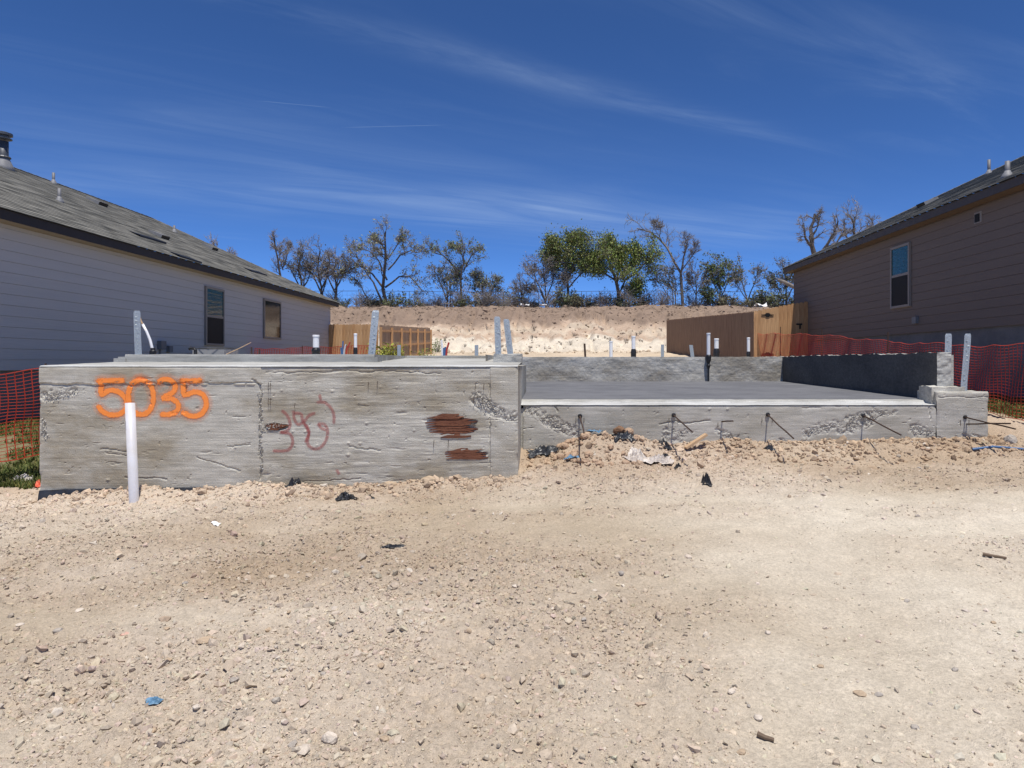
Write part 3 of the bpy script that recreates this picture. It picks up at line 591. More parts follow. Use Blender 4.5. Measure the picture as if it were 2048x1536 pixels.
# splintered wood left in the face
def splinters(px0, px1, py0, py1, n, sd):
    rr = random.Random(sd); b = MB()
    for i in range(n):
        t = (i + .5) / n; py = py0 + (py1 - py0) * t; a = px0 + rr.uniform(0, .5) * (px1 - px0) * abs(2 * t - 1 + rr.uniform(-.4, .4)); c = px1 - rr.uniform(0, .35) * (px1 - px0) * (.4 + abs(2 * t - 1))
        y = YB + .012 - rr.uniform(0, .014); h = (py1 - py0) / n * 1.0 / F * YB; z = Z_(py, YB)
        xs = [X_(a, YB), X_(a + (c - a) * .25, YB), X_(a + (c - a) * .8, YB), X_(c, YB)]; k = [(.1, -.2), (.9, .1), (1, 0), (.3, .3)]
        vs = []
        for x, (s, o_) in zip(xs, k):
            for dz, dy in ((-1, 0), (1, 0), (1, .03), (-1, .03)): vs.append((x, y + dy + rr.uniform(-.003, .003), z + dz * h * s * .6 + o_ * h + rr.uniform(-.004, .004)))
        fs = [(j*4+m_, j*4+4+m_, j*4+4+(m_+1)%4, j*4+(m_+1)%4) for j in range(3) for m_ in range(4)] + [(0,1,2,3), (15,14,13,12)]
        b.add(vs, fs)
    return obj('splintered_board', b, M['woodrot'], fnd)
splinters(850, 956, 828, 876, 10, 5); splinters(889, 982, 897, 919, 5, 6); splinters(526, 580, 847, 860, 4, 7)
# sprayed numbers
def strokes(name, lines, width, material, fw, parent=fnd, ox=0.0, oy=680.0, sc=3.657, Y=0.0):
    V = []; Fs = []; fade = []
    for ln in lines:
        pts = [np.array([X_(ox + a / sc, YB), Z_(oy + c / sc, YB)]) for a, c in ln]
        q = []                                                       # Catmull-Rom smoothing
        for i in range(len(pts) - 1):
            p0, p1, p2, p3 = pts[max(i-1, 0)], pts[i], pts[i+1], pts[min(i+2, len(pts)-1)]
            for t in np.linspace(0, 1, 9)[:-1]:
                q.append(.5 * ((2*p1) + (-p0+p2)*t + (2*p0-5*p1+4*p2-p3)*t*t + (-p0+3*p1-3*p2+p3)*t**3))
        q.append(pts[-1]); o = len(V); n = len(q); hw = width * .5 * fw
        for i, p in enumerate(q):
            d = q[min(i+1, n-1)] - q[max(i-1, 0)]; d = d / (np.linalg.norm(d) + 1e-9); nn = np.array([-d[1], d[0]]); ex = 1
            if i == 0: p = p - d * hw * .6; ex = .25
            if i == n - 1: p = p + d * hw * .6; ex = .25
            for k, fv in ((-1, 0), (-.5, .62), (0, 1), (.5, .62), (1, 0)):
                V.append((p[0] + nn[0]*hw*k, 0, p[1] + nn[1]*hw*k)); fade.append(fv * ex if ex < 1 else fv)
        Fs += [(o + i*5 + k, o + i*5 + 5 + k, o + i*5 + 6 + k, o + i*5 + k + 1) for i in range(n - 1) for k in range(4)]
    V = np.array(V); V[:, 1] = SURF['porch_wall'](V[:, 0], V[:, 2]) - .003 - Y
    ob = obj(name, (V, Fs), material, parent); at = ob.data.attributes.new('fade', 'FLOAT', 'POINT'); at.data.foreach_set('value', np.array(fade, np.float32)); return ob
five1 = [[(718,300),(800,297),(902,298)], [(737,302),(736,350),(742,398),(800,368),(872,384),(920,440),(922,500),(868,543),(800,546),(745,520),(718,486)]]
zero = [[(1030,290),(960,325),(935,420),(965,515),(1030,545),(1092,515),(1120,420),(1095,325),(1030,290),(1000,296)]]
three = [[(1158,312),(1195,290),(1248,296),(1280,335),(1258,385),(1190,424),(1255,430),(1302,470),(1290,520),(1240,543),(1180,545)]]
five2 = [[(1330,298),(1390,300),(1465,295)], [(1340,300),(1338,350),(1348,402),(1420,380),(1482,402),(1508,470),(1470,540),(1400,558),(1335,528)]]
M['halo'] = paint('orange_overspray', (1.0, 0.33, 0.12), 0.2)
for q_, dg in enumerate((five1, zero, three, five2)): strokes('overspray', dg, .064, M['halo'], 3.2, Y=-.0015 + q_ * .0003)
for q_, dg in enumerate((five1, zero, three, five2)): tag(strokes('painted_digit', dg, .056, M['spray'], 1.6, Y=q_ * .0004), 'orange spray painted digit ' + '5035'[q_])
o6 = dict(ox=500.0, oy=700.0, sc=3.657)
red = [[(235,445),(270,480),(292,540),(270,590),(222,603),(290,615),(310,680),(270,735),(168,738)],
       [(318,448),(322,500),(350,545),(395,520),(430,480),(470,462)], [(330,460),(370,470),(385,520),(410,560),(425,600)],
       [(405,670),(430,600),(400,540)], [(500,540),(545,545),(566,590),(555,660),(510,715),(455,720),(420,680),(432,600)], [(500,545),(520,570),(550,585)],
       [(490,382),(545,385),(595,430),(612,480),(612,535)], [(510,330),(515,360)], [(635,880),(650,905)]]
for q_, dg in enumerate(red): tag(strokes('paint_stroke', [dg], .03, M['sprayr'], 1.7, Y=q_ * .0003, **o6), 'faded red spray painted stroke')
# black film showing under the porch wall
def film(u, v):
    x = XBL + .01 + (X_(520, YB) - XBL) * u; zb = -.08 + .11 * u; z = zb + (.13 - .05 * u + .03 * fbm(x, x*0, 3, 3, 601)) * v
    return x, YB - .012 - .03 * (1 - v) - .012 * np.abs(fbm(x, z, 14, 3, 603)), z
obj('vapour_film', grid(120, 8, film), M['poly'], fnd)
def film2(u, v):
    x = X_(1876, YG) + (X_(1970, YG) - X_(1876, YG)) * u; z = Z_(900, YG) + .10 * v + .02 * fbm(x, x*0, 5, 2, 611)
    return x, YG - .03 - .06 * (1 - v) - .02 * fbm(x, z, 12, 3, 613), z
obj('vapour_film', grid(50, 8, film2), M['poly'], fnd)

# ------------------------------------------------------------------ pipes through the slab and in the yard
def pipe(name, label, px, ytop, ysplit, ybase, Y, r, wrap=True, cap=True, group=None, m='pvc', zbase=None):
    x = X_(px, Y); zt, zs = Z_(ytop, Y), Z_(ysplit, Y); zb = (ZS - .05) if zbase is None else zbase
    t = thing(name, label, 'pipe', (x, Y, zb), group)
    b = MB(); prof = [(r, zb), (r, zt)]
    if cap: prof = [(r, zb), (r, zt - .035), (r * 1.12, zt - .035), (r * 1.12, zt - .006), (r, zt)]
    b.lathe(x, Y, prof, 16); obj('pipe_body', b, M[m], t, True if not cap else False)
    if wrap:
        b = MB(); n = 6; prof = [(r * (1.25 + .22 * R.random()), zb + (zs - zb) * i / n) for i in range(n)] + [(r * 1.08, zs)]; b.lathe(x, Y, prof, 12); obj('rubber_wrap', b, M['black'], t)
    return t
pipe('drain_pipe', 'fat white capped pipe with black foot near the left house corner', 632, 670, 695, 706, 13, .058)
pipe('drain_pipe', 'slim white pipe with black foot before the left board fence', 711, 667, 695, 706, 13, .03)
pipe('drain_pipe', 'short white pipe with grey blue side beside a leaning steel stub', 1222, 682, 712, 712, 20, .05, False)
pipe('drain_pipe', 'white pipe with black foot standing before the pale bank', 1267, 672, 698, 712, 19, .055)
pipe('drain_pipe', 'short thick white pipe with black foot before the long brown fence', 1433, 677, 697, 712, 18, .058)
pipe('drain_pipe', 'thin white pipe with black foot at the end of the orange netting', 1497, 675, 703, 712, 18, .04)
x = X_(1417, YGB - .07); t = thing('drain_pipe', 'tall thin white pipe with tarred foot against the garage back wall', 'pipe', (x, YGB - .07, ZG2))
b = MB(); zt = Z_(666, YGB - .07); zm = Z_(712, YGB - .07); b.lathe(x, YGB - .07, [(.042, zm - .02), (.042, zt - .03), (.049, zt - .03), (.049, zt - .004), (.04, zt)], 14); obj('pipe_body', b, M['pvc'], t)
b = MB(); b.lathe(x, YGB - .07, [(.02, ZG2 - .02), (.022, zm - .3), (.05, zm - .22), (.03, zm - .17), (.06, zm - .1), (.066, zm), (.05, zm + .03)], 10); obj('rubber_wrap', b, M['black'], t)
# front pipe standing in the dirt
gx, gy, g0 = ground_hit(270, 975); Yp = 7.75; x = X_(269, Yp); zt = Z_(806, Yp); x2 = X_(260, Yp)
b = MB(); n = 20; ro, ri = .051, .045
for r_, k in ((ro, 1), (ri, 0)): pass
vs = []; 
for (r_, z_, xx) in ((ro, -.1, x), (ro, zt, x2), (ri, zt, x2), (ri, zt - .3, x2)):
    vs += [(xx + r_*math.cos(6.28318*k/n), Yp + r_*math.sin(6.28318*k/n), z_) for k in range(n)]
b.add(vs, [(i*n+k, i*n+(k+1)%n, (i+1)*n+(k+1)%n, (i+1)*n+k) for i in range(3) for k in range(n)])
tag(obj('standing_pipe', b, M['pvcg'], None, True), 'tall open white pipe standing in dirt before the painted number', 'pipe')
# tube bundles
def bundle(label, px, ytop, Y, spec, r=.013):
    x = X_(px, Y); t = thing('tube_bundle', label, 'tubing', (x, Y, ZS))
    for i, (m_, dx, lx, h) in enumerate(spec):
        z1 = Z_(ytop, Y) - h; b = MB(); b.tube([(x + dx, Y, ZS - .05), (x + dx + lx * .3, Y, ZS + (z1 - ZS) * .5), (x + dx + lx, Y, z1)], r, r, 7); obj('tube', b, M[m_], t)
bundle('bundle of blue and red tubes before the left board fence', 685, 682, 12.5, (('bluep', 0, .01, 0), ('redp', .06, .08, .02), ('pvcg', .02, .04, .06), ('bluep', -.02, -.01, .12)))
bundle('white and blue tube bundle past the end of the left fence', 887, 680, 14, (('pvc', -.02, -.02, 0), ('bluep', .02, .02, .14), ('redp', .05, .06, .05), ('bluep', .0, .01, .16)), .02)
x = X_(305, 11); t = thing('curved_hose', 'curved white hose with black foot beside a galvanised strap', 'hose', (x, 11, ZS))
b = MB(); b.tube([P(305, 706, 11), P(304, 695, 11), P(300, 680, 11), P(293, 663, 11), P(285, 648, 11)], .024, .02, 10); obj('hose', b, M['pvc'], t, True)
b = MB(); b.tube([P(285, 648, 10.99), P(282, 642, 10.99), P(280, 634, 10.99)], .014, .01, 7); obj('copper_end', b, M['woodcut'], t)
b = MB(); b.lathe(X_(306, 11), 11, [(.05, ZS - .03), (.05, Z_(702, 11)), (.034, Z_(700, 11)), (.034, Z_(696, 11))], 10); obj('rubber_wrap', b, M['black'], t)
def stub(label, px, py0, tpx, ty, Y, wd, m_='galv'):
    b = MB(); x0, x1, z1 = X_(px, Y), X_(tpx, Y), Z_(ty, Y)
    b.add([(x0-wd, Y, ZS-.05), (x0+wd, Y, ZS-.05), (x1+wd, Y, z1), (x1-wd, Y, z1), (x0-wd, Y+.01, ZS-.05), (x0+wd, Y+.01, ZS-.05), (x1+wd, Y+.01, z1), (x1-wd, Y+.01, z1)], [(0,1,2,3),(7,6,5,4),(0,4,5,1),(1,5,6,2),(2,6,7,3),(3,7,4,0)])
    tag(obj('steel_stub', b, M[m_]), label, 'stub')
stub('small grey steel stub before the left fence posts', 798, 708, 798, 690, 14, .035)
stub('small grey steel stub between the tubes and the paired straps', 953, 708, 953, 690, 15, .04)
stub('thin dark leaning stub before the pale bank', 1171, 712, 1169, 687, 20, .03, 'rust')
stub('pale grey upright stub at the far end of the long fence', 1325, 712, 1325, 689, 20, .045)
stub('pale grey leaning stub before the long brown fence', 1386, 712, 1382, 690, 19, .05)
for k, (px, ty, lb) in enumerate(((503, 694, 'thin dark bar behind the slab below the left house windows'), (519, 698, 'shorter dark bar behind the slab below the left house windows'))):
    b = MB(); b.tube([(X_(px, 12), 12, ZS - .05), (X_(px, 12), 12, Z_(ty, 12))], .012, .012, 6); tag(obj('marker_bar', b, M['rust']), lb, 'bar')
b = MB(); b.tube([P(452, 709, 10.2), P(478, 697, 10.3), P(502, 685, 10.4)], .008, .005, 6); tag(obj('thin_stick', b, M['woodcut']), 'thin pale stick slanting up from the slab', 'stick')
b = MB(); Yk = 11.5; b.tube([P(391, 712, Yk), P(391, 700, Yk), P(388, 697, Yk), P(381, 696, Yk), P(378, 699, Yk)], .03, .022, 8); tag(obj('black_elbow', b, M['black']), 'bent black plastic elbow on the slab near the condenser', 'elbow')

# ------------------------------------------------------------------ houses
XL, XR = -9.25, 8.65
def house(side, name, label, cat, Xw, Xe, sl_top, sl_bot, pitch, wroof, px_corner, px_eave, z_sid, expo, Yfront, m_sid, m_fas, m_sof):
    s = -1 if side == 'L' else 1
    Yr = Yof(px_corner, Xw); Ye = Yof(px_eave, Xe); zt = EYE + sl_top * abs(Xe); zb = EYE + sl_bot * abs(Xe)
    h = thing(name, label, cat, (Xw + s * wroof, (Yfront + Yr) / 2, 0)); Xfar = Xe + s * 2 * wroof; Xwf = Xfar - (Xe - Xw) * -1 * -1 if False else Xfar - s * abs(Xe - Xw)
    b = MB(); b.box(min(Xw + s*.03, Xwf), max(Xw + s*.03, Xwf), Yfront + .03, Yr - .03, -.4, z_sid + .02); obj('foundation', b, M['found'], h)
    b = MB(); b.box(min(Xw + s*.022, Xwf), max(Xw + s*.022, Xwf), Yfront + .03, Yr - .03, z_sid + .025, zb + .02); obj('wall_core', b, M[m_sid], h)
    z = z_sid; pieces = 0
    while z < zb - .01:                                          # lap siding, one object per course
        z2 = min(z + expo - .004, zb); b = MB(); xo = Xw - s * .022; xi = Xw - s * .014
        b.add([(xo, Yfront, z), (xo, Yr, z), (xi, Yr, z2), (xi, Yfront, z2), (Xw + s*.025, Yfront, z), (Xw + s*.025, Yr, z), (Xw + s*.025, Yr, z2), (Xw + s*.025, Yfront, z2)],
              [(0,1,2,3) if s < 0 else (3,2,1,0), (0,4,5,1), (1,5,6,2), (3,7,4,0), (2,6,7,3)])
        obj('siding_board', b, M[m_sid], h); z += expo
    # corner trim and rear wall trim
    b = MB(); b.box(min(Xw - s*.022, Xw + s*.07), max(Xw - s*.022, Xw + s*.07), Yr - .005, Yr + .02, z_sid, zb); obj('corner_trim', b, M[m_fas] if False else M[m_sid], h)
    # soffit, fascia
    b = MB(); b.box(min(Xe + s*.02, Xw + s*.1), max(Xe + s*.02, Xw + s*.1), Yfront - .35, Ye - .02, zb + .004, zb + .016); b.box(min(Xw + s*.1, Xfar), max(Xw + s*.1, Xfar), Yr - .05, Ye - .02, zb + .004, zb + .016); obj('soffit', b, M[m_sof], h)
    b = MB(); b.box(min(Xe, Xe + s*.02), max(Xe, Xe + s*.02), Yfront - .37, Ye, zb - .004, zt - .005); b.box(min(Xe + s*.021, Xfar), max(Xe + s*.021, Xfar), Ye - .02, Ye, zb - .004, zt - .005); obj('fascia', b, M[m_fas], h)
    # roof: shingle courses as real steps on the near slope and the rear hip
    V = []; Fs = []; rc = []; nC = int(wroof * math.sqrt(1 + pitch * pitch) / .14); Ya, Yb_ = Yfront - .4, Ye + .03; xe = Xe - s * .04; ww = wroof + .04
    for i in range(nC):
        t0, t1 = i / nC, (i + 1) / nC; lift = .007; cols = max(2, int((Yb_ - Ya) / .33)); o = len(V)
        rr = random.Random(i * 7 + (3 if s > 0 else 0))
        for j in range(cols + 1):
            for t, lf in ((t0, lift + rr.uniform(0, .004)), (t1, 0.0)):
                yend = Yb_ - ww * t; yst = Ya; y = yst + (yend - yst) * j / cols
                V.append((xe + s * ww * t, y, zt + pitch * ww * t + lf)); rc.append((y, i + .5, 0))
            V.append((xe + s * ww * t0, V[-1][1], zt + pitch * ww * t0 - .004)); rc.append((y, i + .5, 0))
        for j in range(cols):
            a = o + j * 3; Fs.append((a, a + 3, a + 4, a + 1)); Fs.append((a + 2, a + 5, a + 3, a))
        o = len(V); Xa2, Xb2 = xe + s * ww * t0, Xfar + s * .04 - s * ww * t0; cols = 12       # rear hip
        for j in range(cols + 1):
            for t, lf in ((t0, lift), (t1, 0.0)):
                xa = xe + s * ww * t; xb = Xfar + s*.04 - s * ww * t; V.append((xa + (xb - xa) * j / cols, Yb_ - ww * t, zt + pitch * ww * t + lf)); rc.append((xa + (xb - xa) * j / cols, i + .5, 0))
        for j in range(cols): a = o + j * 2; Fs.append((a, a + 2, a + 3, a + 1))
    o = len(V); zr = zt + pitch * ww; V += [(Xfar + s*.04, Ya, zt), (Xfar + s*.04, Yb_, zt), (xe + s * ww, Yb_ - ww, zr), (xe + s * ww, Ya, zr), (xe, Ya, zt)]; rc += [(0, .5, 0)] * 5; Fs += [(o, o+1, o+2, o+3), (o, o+3, o+4)]
    roof = obj('roof', (V, Fs), M['shingle'], h); at = roof.data.attributes.new('rc', 'FLOAT_VECTOR', 'POINT'); at.data.foreach_set('vector', np.array(rc, np.float32).ravel())
    # ridge and hip caps
    b = MB(); cr = []
    p0, p1 = (xe + s*ww, Ya, zr + .01), (xe + s*ww, Yb_ - ww, zr + .01); p2 = (xe, Yb_, zt + .01)
    for a, c, n in ((p0, p1, int((Yb_ - ww - Ya) / .28)), (p1, p2, int(ww * 1.5 / .28))):
        for i in range(n):
            q0 = [a[k] + (c[k] - a[k]) * i / n for k in range(3)]; q1 = [a[k] + (c[k] - a[k]) * (i + 1.06) / n for k in range(3)]
            dx, dy = c[0] - a[0], c[1] - a[1]; l = math.hypot(dx, dy); nx_, ny_ = -dy / l * .13, dx / l * .13; dd = -.055
            b.add([(q0[0]-nx_, q0[1]-ny_, q0[2]+dd+.004), (q0[0], q0[1], q0[2]+.008), (q0[0]+nx_, q0[1]+ny_, q0[2]+dd+.004), (q1[0]-nx_, q1[1]-ny_, q1[2]+dd), (q1[0], q1[1], q1[2]), (q1[0]+nx_, q1[1]+ny_, q1[2]+dd)], [(0,1,4,3), (1,2,5,4)])
    cp = obj('ridge_cap', b, M['shingle'], roof); at = cp.data.attributes.new('rc', 'FLOAT_VECTOR', 'POINT'); at.data.foreach_set('vector', np.array([(R.random() * 40, R.random() * 40, 0) for _ in b.v], np.float32).ravel())
    def on_roof(px, py):                                        # point of the near slope seen at a photo pixel
        kx = (px - CX) / F; kz = (CY - py) / F              # X = kx*Y ; z = EYE + kz*Y ; z = zt + pitch*(|X|-|xe|)
        Y = (zt - pitch * abs(xe) - EYE) / (kz - pitch * abs(kx)); return kx * Y, Y, EYE + kz * Y
    return h, roof, on_roof, Yr, zb, zt
hl, rl, onL, YrL, zbL, ztL = house('L', 'neighbour_house', 'single storey house with cream lap siding, dark fascia and two windows', 'house', XL, XL + .32, .282, .263, .505, 5.08, 659.5, 677.5, EYE - .0155 * 9.25, .1865, 8.0, 'sidingL', 'fascia', 'soffit')
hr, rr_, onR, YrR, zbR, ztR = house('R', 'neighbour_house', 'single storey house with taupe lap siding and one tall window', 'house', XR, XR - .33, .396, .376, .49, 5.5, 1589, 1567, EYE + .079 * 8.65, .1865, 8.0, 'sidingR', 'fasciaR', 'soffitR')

def window(h, X, s, px0, px1, pyt_px, pyt, pyb_px, pyb, split, teal_top=True):
    ya, yb = sorted((Yof(px0, X), Yof(px1, X))); zt = Z_(pyt, Yof(pyt_px, X)); zb = Z_(pyb, Yof(pyb_px, X)); xo = X - s * .05; fw = .055
    win = thing_part = obj('window', MB().box(min(X, X - s*.018), max(X, X - s*.018), ya - .01, yb + .01, zb - .01, zt + .01), M['frame'], h)
    def bx(name, y0, y1, z0, z1, x0, x1, m_): return obj(name, MB().box(min(x0, x1), max(x0, x1), y0, y1, z0, z1), m_, win)
    for nm, y0, y1, z0, z1 in (('frame', ya, ya + fw, zb, zt), ('frame', yb - fw, yb, zb, zt), ('frame', ya + fw, yb - fw, zt - fw, zt), ('frame', ya + fw, yb - fw, zb, zb + fw)):
        bx(nm, y0, y1, z0, z1, X - s*.019, xo, M['frame'])
    zm = zb + (zt - zb) * split if split else None
    if zm:
        bx('sash_rail', ya + fw, yb - fw, zm - .03, zm + .03, X - s*.019, xo + s*.008, M['frame'])
        bx('pane', ya + fw, yb - fw, zm + .03, zt - fw, X - s*.019, X - s*.03, M['glassT']); bx('screen', ya + fw, yb - fw, zb + fw, zm - .03, X - s*.019, X - s*.034, M['screen'])
    else: bx('pane', ya + fw, yb - fw, zb + fw, zt - fw, X - s*.019, X - s*.03, M['glass'])
window(hl, XL - -.022, -1, 409, 446, 409, 572, 446, 692, .5); window(hl, XL - -.022, -1, 526, 560, 526, 597, 560, 679, None)
window(hr, XR - .022, 1, 1784, 1822, 1822, 484, 1784, 618, .52)
# small things fixed to the walls
def wallbox(h, X, s, px0, px1, pt, pb, dep, m_, nm):
    ya, yb = sorted((Yof(px0, X), Yof(px1, X))); ym = (ya + yb) / 2; obj(nm, MB().box(min(X - s*.005, X - s*dep), max(X - s*.005, X - s*dep), ya, yb, Z_(pb, ym), Z_(pt, ym)), m_, h)
wallbox(hl, XL, -1, 312.5, 323, 682, 699, .12, M['box'], 'meter_box'); wallbox(hl, XL, -1, 316, 318, 699, 716, .05, M['box'], 'conduit'); wallbox(hl, XL, -1, 331, 338, 692, 704, .1, M['box'], 'meter_box')
wallbox(hr, XR, 1, 1951, 1966, 424, 446, .03, M['frame'], 'wall_vent'); wallbox(hr, XR, 1, 1953, 1962, 428, 444, .042, M['screen'], 'vent_grille'); wallbox(hr, XR, 1, 1831, 1839, 634, 647, .09, M['boot'], 'hose_bib')
def vent_pipe(roof, on, px, pbase, ptop, r, lean=None):
    x, y, z = on(px, pbase); zt_ = Z_(ptop, y); b = MB(); b.lathe(x, y, [(r, z - .1), (r, zt_)], 10); o = obj('vent_pipe', b, M['ventgrey'], roof, True)
    b = MB(); b.lathe(x, y, [(r * 3.0, z - .08), (r * 2.3, z + .01), (r * 1.4, z + .07), (r * 1.08, z + .1)], 12); obj('pipe_boot', b, M['boot'], o, True)
vent_pipe(rl, onL, 118.5, 402, 377, .036); vent_pipe(rl, onL, 107, 366.5, 345.5, .036); vent_pipe(rl, onL, 348.5, 464, 451, .036)
vent_pipe(rr_, onR, 1978, 347, 319.5, .04); vent_pipe(rr_, onR, 2015, 352, 322.5, .045)
x, y, z = onL(6, 333); b = MB(); b.lathe(x, y, [(.115, z - .2), (.115, z + .62)], 16); fo = obj('flue_pipe', b, M['flue'], rl, True)
zt_ = Z_(264, y); b = MB(); b.lathe(x, y, [(.13, zt_ - .2), (.19, zt_ - .18), (.19, zt_ - .165), (.13, zt_ - .15), (.13, zt_ - .1), (.2, zt_ - .09), (.2, zt_ - .035), (.1, zt_)], 16); obj('flue_cap', b, M['flue'], fo)
b = MB(); b.lathe(x, y, [(.26, z - .2), (.22, z), (.14, z + .18), (.12, z + .22)], 16); obj('pipe_boot', b, M['boot'], fo, True)
b = MB(); b.lathe(x, y, [(.15, z + .2), (.17, z + .22), (.15, z + .25)], 16); obj('storm_collar', b, M['flue'], fo)
def roof_vent(roof, on, px, py, s, pitch):
    x, y, z = on(px, py); b = MB(); n = Vector((-s * pitch, 0, 1)).normalized(); along = Vector((s, 0, pitch)).normalized(); yv = Vector((0, 1, 0))
    def pt(a, c, h_): q = Vector((x, y, z)) + along * a + yv * c + n * h_; return tuple(q)
    b.add([pt(-.2, -.2, .0), pt(.2, -.2, .0), pt(.2, .2, .0), pt(-.2, .2, .0), pt(-.2, -.2, .1), pt(.2, -.2, .06), pt(.2, .2, .06), pt(-.2, .2, .1)], [(4,5,6,7), (1,2,6,5), (0,1,5,4), (2,3,7,6)])
    o = obj('roof_vent', b, M['boot'], roof); b = MB(); b.add([pt(-.19, -.19, .005), pt(-.19, .19, .005), pt(-.19, .19, .092), pt(-.19, -.19, .092)], [(0,1,2,3)]); obj('vent_louvre', b, M['iron'], o)
for px, py in ((193, 406), (317, 472), (419, 496)): roof_vent(rl, onL, px, py, -1, .505)
roof_vent(rr_, onR, 1856, 407, 1, .49)
def slot(roof, on, a, c, s, pitch):
    p, q = on(*a), on(*c); b = MB(); h = .05
    b.add([(p[0], p[1], p[2] + .005), (q[0], q[1], q[2] + .005), (q[0], q[1], q[2] + h), (p[0], p[1], p[2] + h), (p[0] + s*.3, p[1], p[2] + s*s*.3*pitch + .012), (q[0] + s*.3, q[1], q[2] + .3*pitch + .012)], [(0,1,2,3), (3,2,5,4)])
    obj('vent_slot', b, M['iron'], roof)
slot(rl, onL, (280, 474), (333, 489), -1, .505); slot(rl, onL, (360, 515), (404, 528), -1, .505); slot(rl, onL, (503, 544), (534, 552), -1, .505)

# air conditioner beside the left house
x0, Yac = X_(385, 16.2), 16.2; x1 = X_(448, 16.2); zt_ = Z_(699, 16.2)
ac = thing('air_conditioner', 'grey metal air conditioner condenser behind the slab beside the cream house', 'condenser', ((x0 + x1) / 2, 16.5, gz((x0+x1)/2, 16.5)))
obj('cabinet', MB().box(x0, x1, 16.2, 16.95, zt_ - .85, zt_), M['ac'], ac); obj('pad', MB().box(x0 - .05, x1 + .05, 16.1, 17.05, zt_ - 1.35, zt_ - .86), M['found'], ac)
b = MB()
for i in range(7): a = .08 + .06 * i; b.tube([((x0+x1)/2 + a*math.cos(k*.5236), 16.57 + a*math.sin(k*.5236), zt_ + .03) for k in range(13)], .006, .006, 4)
obj('fan_grille', b, M['post'], ac)

# ------------------------------------------------------------------ board fences
def picket_mesh(w_, h_, t_):
    c = .03; b = MB(); pr = [(-w_/2, 0), (w_/2, 0), (w_/2, h_ - c), (w_/2 - c, h_), (-w_/2 + c, h_), (-w_/2, h_ - c)]; n = 6
    return b.add([(x, 0, z) for x, z in pr] + [(x, t_, z) for x, z in pr], [tuple(range(n))] + [tuple(range(2*n-1, n-1, -1))] + [(i, n+i, n+(i+1)%n, (i+1)%n) for i in range(n)])
def pmesh(name, m_, h_): me = bpy.data.meshes.new(name); b = picket_mesh(.138, h_, .017); me.from_pydata(b.v, [], b.f); me.materials.append(m_); return me
def tints(base, n, sd):                       # a few slightly different boards of the same cedar
    out = []
    for k in range(n):
        m_ = bpy.data.materials[M[base].name].copy(); out.append(m_); rr = random.Random(sd + k); f = rr.uniform(.8, 1.2); g_ = rr.uniform(.94, 1.06)
        for nd in m_.node_tree.nodes:
            if nd.type == 'MIX' and nd.data_type == 'RGBA' and nd.blend_type == 'MIX':
                for q in (6, 7): c = nd.inputs[q].default_value; nd.inputs[q].default_value = (c[0]*f, c[1]*f*g_, c[2]*f*g_*g_, 1)
    return out
WT = tints('wood', 5, 3)
def gate_fence(name, label, x0, x1, Y, zb0, zb1, h_, mats, parent=None):
    t = thing(name, label, 'fence', ((x0 + x1) / 2, Y, min(zb0, zb1))); n = int(round((x1 - x0) / .142)); mes = [pmesh('picket', m_, h_) for m_ in mats]
    for i in range(n):
        o = bpy.data.objects.new('picket', mes[R.randrange(len(mes))]); f = (i + .5) / n; o.location = (x0 + (x1 - x0) * f, Y + R.uniform(-.003, .003), zb0 + (zb1 - zb0) * f + R.uniform(-.008, .008)); o.rotation_euler = (0, R.uniform(-.006, .006), 0); link(o, t)
    for fz in (.16, .82):
        b = MB(); b.add([(x0, Y + .02, zb0 + h_*fz), (x1, Y + .02, zb1 + h_*fz), (x1, Y + .06, zb1 + h_*fz), (x0, Y + .06, zb0 + h_*fz), (x0, Y + .02, zb0 + h_*fz + .09), (x1, Y + .02, zb1 + h_*fz + .09), (x1, Y + .06, zb1 + h_*fz + .09), (x0, Y + .06, zb0 + h_*fz + .09)], [(3,2,1,0),(4,5,6,7),(0,1,5,4),(1,2,6,5),(2,3,7,6),(3,0,4,7)]); obj('rail', b, M['wood'], t)
    return t
def run_fence(name, label, X, Y0, Y1, zt0, zt1, h_, m_, faceside, posts_in=False, m_post='wood'):
    t = thing(name, label, 'fence', (X, (Y0 + Y1) / 2, min(zt0, zt1) - h_)); n = int((Y1 - Y0) / .142); b = MB(); pm = picket_mesh(.138, h_, .017)
    for i in range(n):
        f = (i + .5) / n; y = Y0 + (Y1 - Y0) * f; z = zt0 + (zt1 - zt0) * f - h_ + R.uniform(-.01, .01); dx = R.uniform(-.003, .003); b.add([(X + dx + py_, y + px_, z + pz) for px_, py_, pz in pm.v], [tuple(reversed(f_)) for f_ in pm.f])
    tag(obj('picket_panel', b, m_, t), kind='stuff')
    s = faceside; np_ = int((Y1 - Y0) / 2.3) + 1
    for k in range(np_ + 1):
        y = Y0 + (Y1 - Y0) * k / np_; zt = zt0 + (zt1 - zt0) * k / np_; obj('post', MB().box(X + min(s*.03, s*.12), X + max(s*.03, s*.12), y - .045, y + .045, zt - h_ - .2, zt - .1), M[m_post], t)
    for fz in (.14, .48, .84):
        b = MB(); xa, xb = sorted((X + s*.018 + (0 if s < 0 else 0), X + s*.056)); q = []
        for y, zt in ((Y0, zt0), (Y1, zt1)):
            z = zt - h_ + h_ * fz; q += [(xa, y, z), (xb, y, z), (xb, y, z + .09), (xa, y, z + .09)]
        b.add(q, [(0,4,5,1),(1,5,6,2),(2,6,7,3),(3,7,4,0),(0,1,2,3),(7,6,5,4)]); obj('rail', b, M[m_post], t)
    return t
YgL = Yof(656, XL) ; xlf = X_(757, YgL); zgl = Z_(648.5, YgL)
gate_fence('board_fence', 'sunlit cedar board fence joining the cream house corner', XL + .03, xlf, YgL, zgl - 1.83, zgl - 1.83, 1.83, WT)
